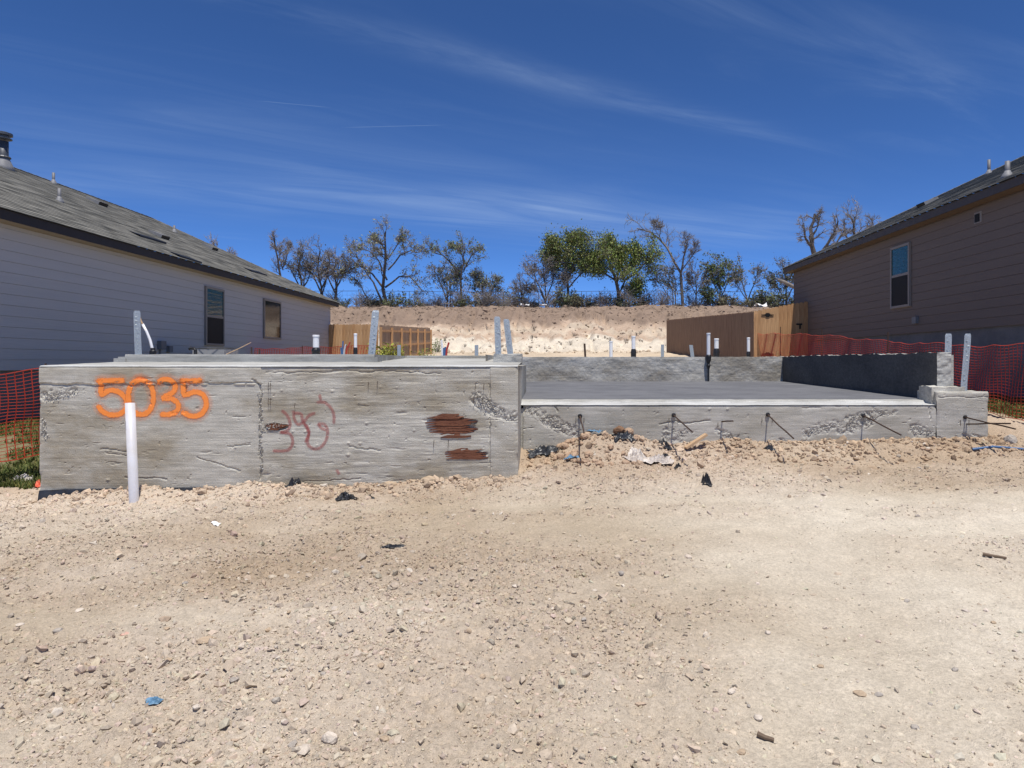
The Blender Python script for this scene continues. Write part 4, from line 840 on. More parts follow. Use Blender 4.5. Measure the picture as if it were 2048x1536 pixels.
run_fence('board_fence', 'cedar fence showing its posts and rails, running back from the cream house', xlf + .02, YgL + .05, Yof(859, xlf), zgl - .02, Z_(656, Yof(859, xlf)), 1.83, M['woodw'], 1)
YgR = Yof(1617, XR); xrf = X_(1508, YgR); z0r = Z_(622.5, YgR); z1r = Z_(602, YgR)
gt = gate_fence('board_fence', 'sunlit cedar gate fence with black iron hardware beside the taupe house', xrf, XR - .02, YgR, z0r - 1.85, z1r - 1.85, 1.85, WT)
def hardware(px, py, wpx, hpx):
    x = X_(px, YgR); z = Z_(py, YgR); a = wpx / F * YgR / 2; c = hpx / F * YgR / 2; b = MB(); y = YgR - .02
    pr = [(-a, -.012), (-a*.45, -.02), (-a*.2, -c), (a*.2, -c), (a*.45, -.02), (a, -.012), (a, .012), (a*.45, .02), (a*.2, c), (-a*.2, c), (-a*.45, .02), (-a, .012)]; n = len(pr)
    b.add([(x + p, y, z + q) for p, q in pr] + [(x + p, y + .012, z + q) for p, q in pr], [tuple(range(n)), tuple(range(2*n-1, n-1, -1))] + [(i, n+i, n+(i+1)%n, (i+1)%n) for i in range(n)]); obj('gate_hinge', b, M['iron'], gt)
hardware(1535, 630, 25, 8); hardware(1535, 708, 25, 7)
b = MB(); b.box(X_(1592, YgR), X_(1604, YgR), YgR - .03, YgR - .012, Z_(650, YgR), Z_(647, YgR)); b.box(X_(1598, YgR), X_(1601, YgR), YgR - .03, YgR - .012, Z_(658, YgR), Z_(650.2, YgR)); obj('gate_latch', b, M['iron'], gt)
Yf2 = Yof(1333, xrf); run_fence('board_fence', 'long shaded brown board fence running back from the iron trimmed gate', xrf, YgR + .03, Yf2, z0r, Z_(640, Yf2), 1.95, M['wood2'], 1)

# ------------------------------------------------------------------ orange safety netting
def netting(label, path, stakes, cell=.075, cellz=.045, sag=.03, sd=1, th=.0055):
    rr = random.Random(sd); L_ = [0]
    for a, c in zip(path[:-1], path[1:]): L_.append(L_[-1] + math.hypot(c[0]-a[0], c[1]-a[1]))
    t = thing('safety_netting', label, 'netting', (path[0][0], path[0][1], path[0][3])); arr = np.array(path)
    def at(s, v):                                                # s metres along, v 0 bottom..1 top
        x, y, zt, zb = [np.interp(s, L_, arr[:, k]) for k in range(4)]; seg = s / 2.2
        wob = .05 * math.sin(seg * 5.1 + 1.7 * v + sd) * (1 - .4 * v) + .03 * math.sin(seg * 13.7 + 4 * v)
        z = zb + (zt - zb) * v - sag * (1 - abs((seg % 1) * 2 - 1)) * v + .012 * math.sin(s * 9 + v * 7)
        ln = L_[-1]; e = .5; dx = (np.interp(min(s + e, ln), L_, arr[:, 0]) - np.interp(max(s - e, 0), L_, arr[:, 0])); dy = (np.interp(min(s + e, ln), L_, arr[:, 1]) - np.interp(max(s - e, 0), L_, arr[:, 1])); l = math.hypot(dx, dy) or 1
        return (x - dy / l * wob + dx / l * .02 * math.sin(v * 9 + s), y + dx / l * wob, z)
    b = MB(); nS = int(L_[-1] / cell); nZ = int(1.12 / cellz)
    P_ = [[at(L_[-1] * i / nS, j / nZ) for j in range(nZ + 1)] for i in range(nS + 1)]
    for i in range(nS + 1): b.tube([P_[i][j] for j in range(nZ + 1)], th * 1.25, th * 1.25, 3, False)
    for j in range(nZ + 1): b.tube([P_[i][j] for i in range(nS + 1)], th * .75 if j not in (0, nZ) else th * 1.4, None, 3, False)
    obj('net', b, M['orange'], t)
    for s, up in stakes:
        p = at(s, 0); q = at(s, 1); b = MB(); b.tube([(p[0], p[1], p[2] - .25), (p[0], p[1], q[2] + up)], .014, .012, 6); obj('stake', b, M['rust'], t)
    b = MB()
    return t
XN = 7.0
def nr(px, py, hgt=1.12): Y = Yof(px, XN); z = Z_(py, Y); return (XN, Y, z, max(z - hgt, gz(XN, Y) + .02))
pr = [(7.3, 7.9, 1.72, .62), (7.08, 8.9, 1.8, .72), nr(2040, 688), nr(1900, 687), nr(1775, 681), nr(1640, 668), nr(1560, 666), nr(1498, 666)]
Ln = [0]
for a, c in zip(pr[:-1], pr[1:]): Ln.append(Ln[-1] + math.hypot(c[0]-a[0], c[1]-a[1]))
netting('orange plastic safety netting strung along the taupe house side', pr, [(Ln[4], .2), (Ln[5], .18), (Ln[6], .2), (Ln[7], .12), (.1, .1)], .085, .047, .05, 2, .0042)
netting('orange plastic safety netting on the grass beside the painted porch wall', [(-8.6, 7.9, 1.38, .2), (-7.25, 8.5, 1.41, .3), (-6.62, 9.05, 1.52, .38)], [(2.28, .06), (1.0, .05)], .085, .043, .02, 4)
netting('orange plastic safety netting before the sunlit left board fence', [(-9.0, 21.0, 2.0, .95), (-8.2, 23.0, 2.1, 1.0), (X_(690, 24.5), 24.5, Z_(692, 24.5), 1.1), (X_(748, 24.5), 24.5, Z_(690, 24.5), 1.1)], [(2.0, .06), (4.0, .06)], .09, .055, .03, 6, .008)

# ------------------------------------------------------------------ wire fence on the bank
YW = 57.0; wf = thing('wire_fence', 'thin wire fence with pipe rail along the top of the bank', 'fence', (0, YW, 6.1))
x0, x1 = X_(560, YW), X_(1680, YW); zr = Z_(583, YW)
b = MB(); b.tube([(x0 + (x1 - x0) * i / 12, YW, zr + .05 * math.sin(i)) for i in range(13)], .018, .018, 5); obj('top_rail', b, M['post'], wf)
for k in range(14):
    x = x0 + (x1 - x0) * k / 13; b = MB(); b.tube([(x, YW, 5.8), (x, YW, zr + .03)], .022, .022, 6); obj('post', b, M['post'], wf)
b = MB()
for i in range(int((x1 - x0) / .4)):
    x = x0 + i * .4; b.tube([(x, YW + .01, 6.0), (x, YW + .01, zr)], .006, .006, 3, False)
for k in range(4): b.tube([(x0, YW + .01, 6.2 + .33 * k), (x1, YW + .01, 6.2 + .33 * k)], .006, .006, 3, False)
tag(obj('wire_mesh', b, M['post'], wf), kind='stuff')

# ------------------------------------------------------------------ trees
def norm(a):
    l = math.sqrt(a[0]*a[0] + a[1]*a[1] + a[2]*a[2]) or 1; return (a[0]/l, a[1]/l, a[2]/l)
def grow(mt, mc, p, d, L_, r, lvl, mx, rr, up, nch, leaf, wig=.28):
    ns = 4 if lvl < 2 else 3; pts = [p]; dirs = [d]
    for i in range(ns):
        d = norm((d[0] + rr.gauss(0, wig), d[1] + rr.gauss(0, wig), d[2] + rr.gauss(0, wig) + up)); p = (p[0] + d[0]*L_/ns, p[1] + d[1]*L_/ns, p[2] + d[2]*L_/ns); pts.append(p); dirs.append(d)
    (mt if lvl < 2 else mc).tube(pts, r, r * .5, 5 if lvl < 1 else (4 if lvl < 2 else 3), False)
    if lvl >= mx - 1: leaf.extend(pts[1:])
    if lvl >= mx: return
    spawn(mt, mc, pts, dirs, L_, r, lvl, mx, rr, up, nch, leaf, wig)
def spawn(mt, mc, pts, dirs, L_, r, lvl, mx, rr, up, nch, leaf, wig, tmin=.25):
    n = nch[min(lvl, len(nch) - 1)]; m = len(pts) - 1
    for k in range(n):
        t = tmin + (1 - tmin) * (k + rr.random()) / n; i = min(int(t * m), m - 1); f = t * m - i
        p = tuple(pts[i][q] + (pts[i+1][q] - pts[i][q]) * f for q in range(3)); d = dirs[i + 1]
        a = norm((rr.gauss(0, 1), rr.gauss(0, 1), rr.gauss(0, .7))); s = rr.uniform(.55, 1.1); dd = norm((d[0] + a[0]*s, d[1] + a[1]*s, d[2] + a[2]*s + up * .5))
        grow(mt, mc, p, dd, max(L_ * rr.uniform(.42, .72), .25), max(r * (1 - .5 * t) * rr.uniform(.4, .6), .015), lvl + 1, mx, rr, up, nch, leaf, wig)
def tree(name, label, base, limbs, sd, mx=4, nch=(7, 6, 6, 5), up=.06, leaves=0, lsize=.1, lcol=(.1, .14, .03), group=None, bark='bark', spread=.35, lstd=.13, twig='twig'):
    rr = random.Random(sd); mt, mc = MB(), MB(); leaf = []
    for ln, r in limbs:                                           # limb: list of (dx, dz) metres from base
        pts = []; dy = rr.uniform(-.25, .25); tot = 0
        for i, q in enumerate(ln):
            if i: tot += math.hypot(q[0]-ln[i-1][0], q[1]-ln[i-1][1])
            yoff = (q[2] if len(q) > 2 else dy * tot); pts.append((base[0] + q[0], base[1] + yoff, base[2] + q[1]))
        # subdivide with a slight wander
        pp = [pts[0]]
        for a, c in zip(pts[:-1], pts[1:]):
            for t in (.5, 1): pp.append(tuple(a[k] + (c[k]-a[k])*t + (rr.gauss(0, .04) if t < 1 else 0) for k in range(3)))
        mt.tube(pp, r * .78, max(r * .25, .02), 6, False); dirs = [norm(tuple(pp[min(i+1, len(pp)-1)][k] - pp[max(i-1, 0)][k] for k in range(3))) for i in range(len(pp))]
        spawn(mt, mc, pp, dirs, tot * spread + .6, r * .6, 0, mx, rr, up, nch, leaf, .26, .32)
    t = thing(name, label, 'tree', base, group); obj('trunk', mt, M[bark], t, True)
    if mc.v:
        cr = obj('crown', mc, M[twig], t)
        if leaves and leaf:
            lp = np.array(leaf); rg = np.random.default_rng(sd); idx = rg.integers(0, len(lp), leaves); c = lp[idx] + rg.normal(0, lstd, (leaves, 3))
            a = rg.normal(0, 1, (leaves, 3)); a /= np.linalg.norm(a, axis=1, keepdims=True); b_ = np.cross(a, rg.normal(0, 1, (leaves, 3))); b_ /= np.linalg.norm(b_, axis=1, keepdims=True)
            s = lsize * rg.uniform(.6, 1.4, (leaves, 1)); q = np.stack([c - a*s, c + b_*s*.55, c + a*s, c - b_*s*.55], 1).reshape(-1, 3); f = np.arange(leaves*4).reshape(-1, 4)
            fo_ = obj('foliage', (q, f), M['leafg'], cr); cl = np.array(lcol) * rg.uniform(.6, 1.45, (leaves, 1)) * (1 + rg.normal(0, .1, (leaves, 3))); vcol(fo_, np.repeat(np.clip(cl, .01, 1), 4, 0))
    return t
YT = 60.0; KM = YT / F
def TB(px, py=614): return (X_(px, YT), YT, Z_(py, YT) - .25)
def LM(bpx, pts, by=614, Y=YT): return [((a - bpx) * Y / F, (by - c) * Y / F + .25) for a, c in pts]
# broad many-stemmed tree, thin spring leaf
tree('spreading_tree', 'broad many stemmed tree with thin spring leaf, widest crown on the bank', TB(775), [
    (LM(775, [(775,620),(768,580),(776,530),(778,500),(780,470)]), .22), (LM(775, [(769,580),(745,548),(718,530),(688,548)]), .13), (LM(775, [(770,575),(798,553),(820,553),(842,580)]), .12),
    (LM(775, [(766,608),(748,565),(728,535),(712,505)]), .13), (LM(775, [(774,560),(755,520),(735,500),(722,495)]), .1), (LM(775, [(776,540),(800,510),(822,500),(835,505)]), .1), (LM(775, [(777,520),(765,490),(755,480)]), .08), (LM(775, [(778,515),(800,485),(808,480)]), .07),
    (LM(775, [(740,612),(728,585),(712,560),(698,550)]), .08)], 31, 3, (8, 6, 6), .03, 3600, .07, (.22, .22, .10), spread=0.250)
tree('bare_tree', 'slim bare pale tree rising above the left house roof end', TB(566), [(LM(566, [(566,620),(567,560),(564,520),(561,478)]), .16), (LM(566, [(566,540),(556,505),(548,490)]), .07), (LM(566, [(566,535),(575,505),(578,492)]), .07)], 32, 3, (8, 6, 6), .12, 0, bark='bark', spread=0.200)
for k, (px, top, lv, lb) in enumerate(((600, 515, 900, 'tangled bare tree with reddish buds just beside the left roof end'), (640, 503, 350, 'dense bare grey tree, second along from the left roof end'), (668, 520, 300, 'bare upright grey tree just left of the broad many stemmed tree'))):
    tree('bare_tree', lb, TB(px), [(LM(px, [(px,620),(px+4,575),(px-3,540),(px+2,top)]), .15), (LM(px, [(px+2,585),(px-14,550),(px-24,530)]), .1), (LM(px, [(px+2,580),(px+18,548),(px+24,525)]), .1), (LM(px, [(px,610),(px+8,560),(px+12,520)]), .09)], 40 + k, 3, (8, 6, 6), .05, lv, .07, (.16, .15, .075), spread=0.300)
tree('forked_tree', 'tall forked tree with a green tuft on top and a slanting bare limb', TB(925), [(LM(925, [(925,620),(922,560),(928,530),(932,500)]), .16), (LM(925, [(924,560),(905,530),(885,510),(862,502)]), .13), (LM(925, [(928,540),(945,510),(958,500)]), .08), (LM(925, [(930,525),(920,500),(912,495)]), .07)], 51, 3, (7, 6, 6), .05, 1600, .07, (.16, .19, .07), spread=0.250)
tree('dark_tree', 'dark grey green bushy tree left of the forked tree', TB(893), [(LM(893, [(893,620),(893,580),(890,545)]), .12), (LM(893, [(893,600),(880,565),(872,545)]), .09), (LM(893, [(893,600),(905,565),(912,548)]), .09), (LM(893, [(900,620),(903,585),(900,560)]), .08)], 52, 3, (8, 6, 6), .03, 1500, .07, (.14, .15, .08), spread=0.375)
tree('dark_tree', 'low dark green bushy tree right of the forked tree', TB(968), [(LM(968, [(968,620),(966,590),(965,560)]), .1), (LM(968, [(968,610),(985,585),(992,572)]), .07), (LM(968, [(966,610),(950,580),(945,560)]), .07)], 53, 3, (9, 6, 6), .02, 2000, .07, (.15, .16, .08), spread=0.375)
tree('bare_tree', 'small bare sapling left of the brown bushy tree', TB(1042), [(LM(1042, [(1042,620),(1042,590),(1040,562)]), .08), (LM(1042, [(1042,600),(1032,575)]), .05), (LM(1042, [(1042,600),(1052,575)]), .05)], 54, 3, (7, 6, 5), .08, 0, spread=0.312)
tree('brown_bushy_tree', 'brown leafless bushy tree under the taller green tree', TB(1092), [(LM(1092, [(1092,620),(1090,570),(1088,530)]), .12), (LM(1092, [(1090,600),(1072,560),(1066,540)]), .09), (LM(1092, [(1092,600),(1105,565),(1110,530)]), .09), (LM(1092, [(1092,605),(1080,580),(1062,575)]), .07), (LM(1092, [(1096,600),(1120,580),(1130,560)]), .07)], 55, 3, (9, 7, 7), .04, 900, .07, (.15, .13, .09), spread=0.350)
tree('green_tree', 'tall full green tree with a rounded crown, left of the pair', TB(1140), [(LM(1140, [(1140,620),(1136,570),(1132,530),(1130,485)]), .2), (LM(1140, [(1136,560),(1152,520),(1165,490)]), .12), (LM(1140, [(1134,540),(1112,510),(1100,490)]), .11), (LM(1140, [(1138,575),(1165,545),(1180,520)]), .1), (LM(1140, [(1132,515),(1145,490),(1150,478)]), .08), (LM(1140, [(1136,550),(1112,535),(1098,515)]), .08)], 56, 3, (9, 8, 6), .03, 17000, .08, (.16, .185, .055), spread=0.250, lstd=.27)
tree('green_tree', 'wide bright green tree with black forked trunk, right of the pair', TB(1236), [(LM(1236, [(1236,620),(1236,585),(1228,555),(1215,525),(1205,500)]), .26), (LM(1236, [(1237,590),(1250,560),(1270,548),(1290,525),(1298,500)]), .16), (LM(1236, [(1234,570),(1238,535),(1245,505)]), .14), (LM(1236, [(1230,560),(1205,545),(1192,525)]), .12), (LM(1236, [(1245,560),(1262,530),(1270,500)]), .12), (LM(1236, [(1238,545),(1225,510),(1222,492)]), .1), (LM(1236, [(1242,590),(1262,585),(1275,572)]), .07)], 57, 3, (9, 8, 6), .03, 19000, .08, (.175, .21, .055), spread=0.213, lstd=.27)
tree('leaning_bare_tree', 'bare tree with a long limb leaning left, right of the wide green tree', TB(1366), [(LM(1366, [(1366,620),(1364,580),(1362,545),(1350,525),(1335,495),(1318,475),(1300,462),(1275,455)]), .19), (LM(1366, [(1362,545),(1366,515),(1372,495),(1368,478)]), .12), (LM(1366, [(1364,540),(1382,515),(1392,500)]), .08), (LM(1366, [(1318,475),(1322,460),(1312,450)]), .05)], 58, 3, (10, 6, 6), .05, 0, bark='barkp', spread=0.200)
tree('bare_tree', 'thin bare double stemmed tree close left of the leaning bare tree', TB(1345), [(LM(1345, [(1345,620),(1343,580),(1330,550)]), .08), (LM(1345, [(1350,620),(1352,585),(1350,550)]), .08), (LM(1345, [(1345,605),(1325,570),(1312,555)]), .06)], 59, 3, (7, 6, 6), .05, 700, .08, (.12, .13, .05), spread=0.350)
tree('bare_tree', 'round topped bare tree just right of the leaning bare tree', TB(1392), [(LM(1392, [(1392,620),(1392,580),(1390,545)]), .1), (LM(1392, [(1392,590),(1378,560)]), .06), (LM(1392, [(1392,590),(1408,560)]), .06)], 60, 3, (9, 6, 6), .04, 300, .08, (.12, .11, .05), spread=0.350)
tree('sparse_tree', 'sparse green tree right of the bare trees', TB(1442), [(LM(1442, [(1442,620),(1440,580),(1436,535)]), .11), (LM(1442, [(1442,595),(1425,560),(1420,540)]), .07), (LM(1442, [(1442,595),(1458,560),(1462,540)]), .07), (LM(1442, [(1440,600),(1425,590),(1412,585)]), .05)], 61, 3, (8, 6, 6), .05, 3600, .08, (.115, .15, .04), spread=0.312)
tree('bare_tree', 'thin bare tree between the sparse green tree and the taupe house', TB(1496), [(LM(1496, [(1500,620),(1490,575),(1484,545)]), .09), (LM(1496, [(1496,600),(1508,565),(1512,545)]), .07), (LM(1496, [(1494,600),(1475,570),(1468,555)]), .06)], 62, 3, (8, 6, 6), .05, 400, .075, (.14, .15, .06), spread=0.350)
tree('sparse_tree', 'tangled grey tree partly hidden by the taupe house eave', TB(1574), [(LM(1574, [(1574,620),(1572,580),(1570,545)]), .11), (LM(1574, [(1574,600),(1556,575),(1550,560)]), .07), (LM(1574, [(1574,600),(1590,565),(1594,545)]), .07)], 63, 3, (9, 7, 7), .04, 1500, .08, (.10, .11, .05), spread=0.350)
tree('gnarled_bare_tree', 'large gnarled dark bare tree showing above the taupe house roof', (X_(1640, 48), 48, 5.4), [([(0,0),(-.2,3.2),(-.6,4.4),(-.7,5.6),(-.4,6.6)], .3), ([(-.2,3.4),(.4,4.4),(.8,5.2),(1.0,6.0)], .18), ([(-.5,4.2),(-1.1,4.9),(-1.3,5.9)], .14), ([(.3,4.2),(1.2,4.6),(1.7,5.4)], .12), ([(-.6,5),(-.1,5.8),(.1,6.5)], .1)], 64, 3, (6, 5, 5), .03, 0, spread=0.175)
tree('bare_tree', 'pale bare twiggy tree behind the taupe roof slope', (X_(1712, 52), 52, 5.6), [([(0,0),(0,4.4),(-.3,6),(-.2,7)], .2), ([(0,4),(.9,5.8),(1.2,6.6)], .12), ([(0,4.3),(-.8,5.6),(-1,6.2)], .1), ([(.1,4.5),(1.6,5.6),(2.0,6)], .1)], 65, 3, (8, 6, 6), .05, 0, spread=0.175)
tree('bare_tree', 'bare twiggy tree top just showing over the left roof slope', (X_(447, 46), 46, 4.5), [([(0,0),(0,3.5),(.1,4.6)], .14), ([(0,3),(-.4,4.2)], .08), ([(0,3),(.5,4.2)], .08)], 66, 3, (8, 6, 5), .08, 0, spread=0.150)
b = MB(); b.tube([P(1556, 560, 52), P(1568, 564, 52), P(1586, 573, 52), P(1600, 580, 52)], .13, .16, 8); tag(obj('dead_limb', b, M['barkp'], None, True), 'pale broken dead limb sticking out beside the taupe house eave', 'limb')
# brush along the crest
protos = []
for k in range(5):
    rr = random.Random(200 + k); mt, mc = MB(), MB(); leaf = []
    for i in range(7 if k != 2 else 10):
        a = rr.uniform(0, 6.28); grow(mt, mc, (rr.uniform(-.3, .3), rr.uniform(-.3, .3), -.1), norm((math.cos(a)*.5, math.sin(a)*.5, 1.0)), rr.uniform(1.0, 1.9), .035, 1, 3, rr, .06, (0, 6, 5), leaf)
    me = bpy.data.meshes.new('stems'); v = mt.v + mc.v; f = mt.f + [tuple(i + len(mt.v) for i in q) for q in mc.f]; me.from_pydata(v, [], f); me.materials.append(M['twig']); lm = None
    if k in (1, 3, 4):
        rg = np.random.default_rng(k); lp = np.array(leaf); n = 900; c = lp[rg.integers(0, len(lp), n)] + rg.normal(0, .08, (n, 3)); a = rg.normal(0, .07, (n, 3)); b_ = rg.normal(0, .05, (n, 3))
        lm = bpy.data.meshes.new('leaves'); lm.from_pydata(np.stack([c-a, c+b_, c+a, c-b_], 1).reshape(-1, 3), [], np.arange(n*4).reshape(-1, 4)); lm.materials.append(M['leafg']); at = lm.attributes.new('Col', 'FLOAT_COLOR', 'POINT')
        cl = np.array(((0, 0, 0), (.11, .13, .05), (0, 0, 0), (.15, .14, .075), (.11, .13, .055))[k]) * rg.uniform(.6, 1.4, (n, 1)); at.data.foreach_set('color', np.concatenate([np.repeat(cl, 4, 0), np.ones((n*4, 1))], 1).astype(np.float32).ravel())
    protos.append((me, lm))
for i, px in enumerate(np.linspace(600, 1600, 66)):
    px = px + R.uniform(-12, 12); Y = R.uniform(57.6, 64); k = R.choice((0, 2, 0, 2, 1, 3, 4)); me, lm = protos[k]
    t = thing('brush_shrub', 'leafy scrub bush among the trees on the bank top' if lm else 'leafless twiggy scrub bush among the trees on the bank top', 'bush', (X_(px, Y), Y, gz(X_(px, Y), Y)), 'leafy scrub bushes on the bank top' if lm else 'leafless scrub bushes on the bank top')
    s = R.uniform(.45, 1.0); t.scale = (s * 1.15, s, s); t.rotation_euler = (0, 0, R.uniform(0, 6.28)); bpy.context.view_layer.update()
    o = bpy.data.objects.new('stems', me); COL.objects.link(o); o.parent = t
    if lm: o = bpy.data.objects.new('leaves', lm); COL.objects.link(o); o.parent = t
for px, py, s, lb in ((1050, 605, .3, 'white plastic scrap on the crest below the brown bushy tree'), (1086, 603, .25, 'smaller white plastic scrap caught beside brush on the crest'), (1522, 604, .4, 'white plastic sheet scrap on the crest near the taupe house')):
    x, y = X_(px, 56.5), 56.5; V, Fq = grid(8, 8, lambda u, v: (x + (u - .5) * s * 2.4, y + (v - .5) * s, gz(x, y) + .25 + s * .8 * fbm(u * 3, v * 3, 1, 2, int(px)))); tag(obj('plastic_scrap', (V, Fq), M['whitep'], None), lb, 'litter')

# weeds behind the slab and on the bank
def weed(label, px, py, Y, h_, n, col, sd, group=None):
    rr = random.Random(sd); x = X_(px, Y); z = gz(x, Y); t = thing('weed_clump', label, 'weed', (x, Y, z), group); V = []; Fs = []; C = []
    for i in range(n):
        a = rr.uniform(0, 6.28); L_ = h_ * rr.uniform(.5, 1); px_, py_, pz = x + rr.gauss(0, h_*.3), Y + rr.gauss(0, h_*.3), z; 
        for k in range(6):
            q = (px_ + math.cos(a)*L_*.25*k/6 + rr.gauss(0, .02), py_ + math.sin(a)*L_*.25*k/6, pz + L_*(k+1)/6); s = h_ * .028; d = (rr.gauss(0, s), rr.gauss(0, s), rr.gauss(0, s)); e = (rr.gauss(0, s), rr.gauss(0, s), rr.gauss(0, s)); o = len(V)
            V += [(q[0]-d[0], q[1]-d[1], q[2]-d[2]), (q[0]+e[0], q[1]+e[1], q[2]+e[2]), (q[0]+d[0], q[1]+d[1], q[2]+d[2]), (q[0]-e[0], q[1]-e[1], q[2]-e[2])]; Fs.append((o, o+1, o+2, o+3)); f = rr.uniform(.6, 1.4); C += [(col[0]*f, col[1]*f, col[2]*f)] * 4
    lf = obj('leaves', (V, Fs), M['leafg'], t); vcol(lf, np.array(C))
    b = MB()
    for i in range(8): a = rr.uniform(0, 6.28); b.tube([(x, Y, z - .05), (x + math.cos(a)*h_*.3, Y + math.sin(a)*h_*.3, z + h_*.8)], .012, .006, 4)
    obj('stems', b, M['twig'], t)
weed('yellow green weed clump before the left fence posts', 778, 700, 27, 1.05, 200, (.24, .25, .04), 71)
weed('smaller yellow green weed clump at the end post of the left fence', 850, 700, 29, .75, 90, (.22, .24, .05), 72)
weed('sparse green weed on the pale bank beside the left fence end', 875, 690, 44, .9, 60, (.12, .15, .05), 73)
for k in range(22):
    px, Y = R.uniform(870, 1330), R.uniform(44, 51); weed('small dry weed tuft on the pale bank face', px, 680, Y, R.uniform(.2, .45), 14, (.2, .15, .08), 300 + k, 'dry weed tufts on the bank')

# ------------------------------------------------------------------ grass strips
def grass(name, label, n, xr, yr, sd):
    rg = np.random.default_rng(sd); x = rg.uniform(*xr, n * 2); y = yr[0] + (yr[1] - yr[0]) * rg.random(n * 2) ** 1.7; k = fbm(x, y, 1.3, 3, 111) > -.22; x, y = x[k][:n], y[k][:n]; n = len(x); z = G(x, y)
    h_ = rg.uniform(.035, .09, n); a = rg.uniform(0, 6.28, n); wd = .006 + .0006 * y; lx, ly = rg.normal(0, .03, n), rg.normal(0, .03, n)
    V = np.stack([np.stack([x - np.cos(a)*wd, y - np.sin(a)*wd, z - .01], 1), np.stack([x + np.cos(a)*wd, y + np.sin(a)*wd, z - .01], 1), np.stack([x + lx, y + ly, z + h_], 1)], 1).reshape(-1, 3)
    o = obj(name, (V, np.arange(n*3).reshape(-1, 3)), M['grass']); cl = np.array([.105, .135, .035]) * rg.uniform(.6, 1.4, (n, 1)) * np.where(rg.random((n, 1)) < .22, np.array([[1.9, 1.4, 1.6]]), 1); vcol(o, np.repeat(cl, 3, 0)); tag(o, label, 'grass', kind='stuff')
grass('grass', 'green lawn strip beside the cream house', 26000, (-9.3, -6.55), (8.75, 20), 81)
grass('grass', 'dull green lawn strip beside the taupe house', 22000, (7.15, 8.65), (8.6, 20), 82)

# ------------------------------------------------------------------ gravel
def scatter(n, rmed, rmax, base, sd, ymax=9.6):
    rg = np.random.default_rng(sd); Y = 2.35 * (ymax / 2.35) ** (rg.random(n * 3) ** .8); X = rg.uniform(-.98, .86, n * 3) * (Y + .3)
    gm = gravel_mask(X, Y); keep = rg.random(n * 3) < (.05 + .95 * gm ** 1.5 * np.clip(.75 + 1.1 * fbm(X, Y, 2.2, 3, 19), .12, 1)); keep &= ~((Y > YB - .01) & (X > XBL - .02) & (X < XBR + .02)); keep &= ~((Y > YG - .03) & (X < XPE + .02) & (X > XBL)); keep &= ~((X < -6.6) & (Y > 8.7)) & ~((X > 7) & (Y > 8.7))
    X, Y = X[keep][:n], Y[keep][:n]; m = len(X); r = np.clip(rmed * np.exp(rg.normal(0, .55, m)), rmed * .4, rmax) * (0.75 + .035 * Y)
    Z = G(X, Y) + r * rg.uniform(-.3, .28, m); v, f, k = stones(np.stack([X, Y, Z], 1), r, base, rg)
    pal = np.array([(.42, .345, .262), (.46, .39, .30), (.39, .318, .243), (.54, .475, .39), (.35, .297, .235), (.43, .33, .24), (.31, .27, .22)]); c = pal[rg.choice(7, m, p=[.3, .2, .22, .1, .09, .06, .03])] * rg.uniform(.9, 1.1, (m, 1)); dusty = rg.random(m) < .8; c[dusty] = (ground_color(X, Y, Z) * rg.uniform(.84, 1.1, (m, 1)) * (1 + rg.normal(0, .025, (m, 3))))[dusty]
    return v, f, np.repeat(c, k, 0)
v1, f1, c1 = scatter(30000, .0082, .034, ICO, 91); v2, f2, c2 = scatter(70000, .0047, .011, OCT, 92)
rg = np.random.default_rng(97); n = 2600                       # crumbled spoil along the foot of both walls
X = np.concatenate([rg.uniform(-.3, 6.2, 1700), rg.uniform(-6.1, -.4, 900)]); Y = np.concatenate([9.36 - np.abs(rg.normal(0, .42, 1700)), 8.16 - np.abs(rg.normal(0, .28, 900))])
r = np.clip(.016 * np.exp(rg.normal(0, .5, n)), .007, .055); Z = G(X, Y) + r * rg.uniform(-.1, .4, n); v3, f3, k3 = stones(np.stack([X, Y, Z], 1), r, ICO, rg, .8, .2)
c3 = np.repeat(ground_color(X, Y, Z) * rg.uniform(.75, 1.12, (n, 1)) * np.array([1, .95, .9]), k3, 0)
go = obj('gravel', (np.concatenate([v1, v2, v3]), np.concatenate([f1, f2 + len(v1), f3 + len(v1) + len(v2)])), M['stone']); vcol(go, np.concatenate([c1, c2, c3])); tag(go, 'loose tan limestone gravel spread over the dirt', 'gravel', kind='stuff')
# rubble on the bank
rg = np.random.default_rng(95); n = 3000; X = rg.uniform(-24, 24, n); Y = rg.uniform(40, 57, n); r = np.clip(.055 * np.exp(rg.normal(0, .5, n)), .03, .28); v, f, k = stones(np.stack([X, Y, G(X, Y) + r * .2], 1), r, ICO, rg)
bo = obj('bank_rubble', (v, f), M['stone']); c = ground_color(X, Y, G(X, Y)) * rg.uniform(.78, 1.15, (n, 1)); vcol(bo, np.repeat(c, k, 0)); tag(bo, 'loose clods and rubble on the cut bank', 'rubble', kind='stuff')
# dry litter of twigs on the crest
b = MB()
for i in range(900):
    x, y = R.uniform(-22, 22), R.uniform(53, 57.5); z = gz(x, y) + .04; a = R.uniform(0, 6.28); l = R.uniform(.15, .7); b.tube([(x, y, z), (x + math.cos(a)*l, y + math.sin(a)*l*.5, z + R.uniform(-.02, .25))], .014, .008, 3, False)
tag(obj('dead_brush', b, M['dead']), 'dead twigs and brush littering the bank crest', 'brush', kind='stuff')

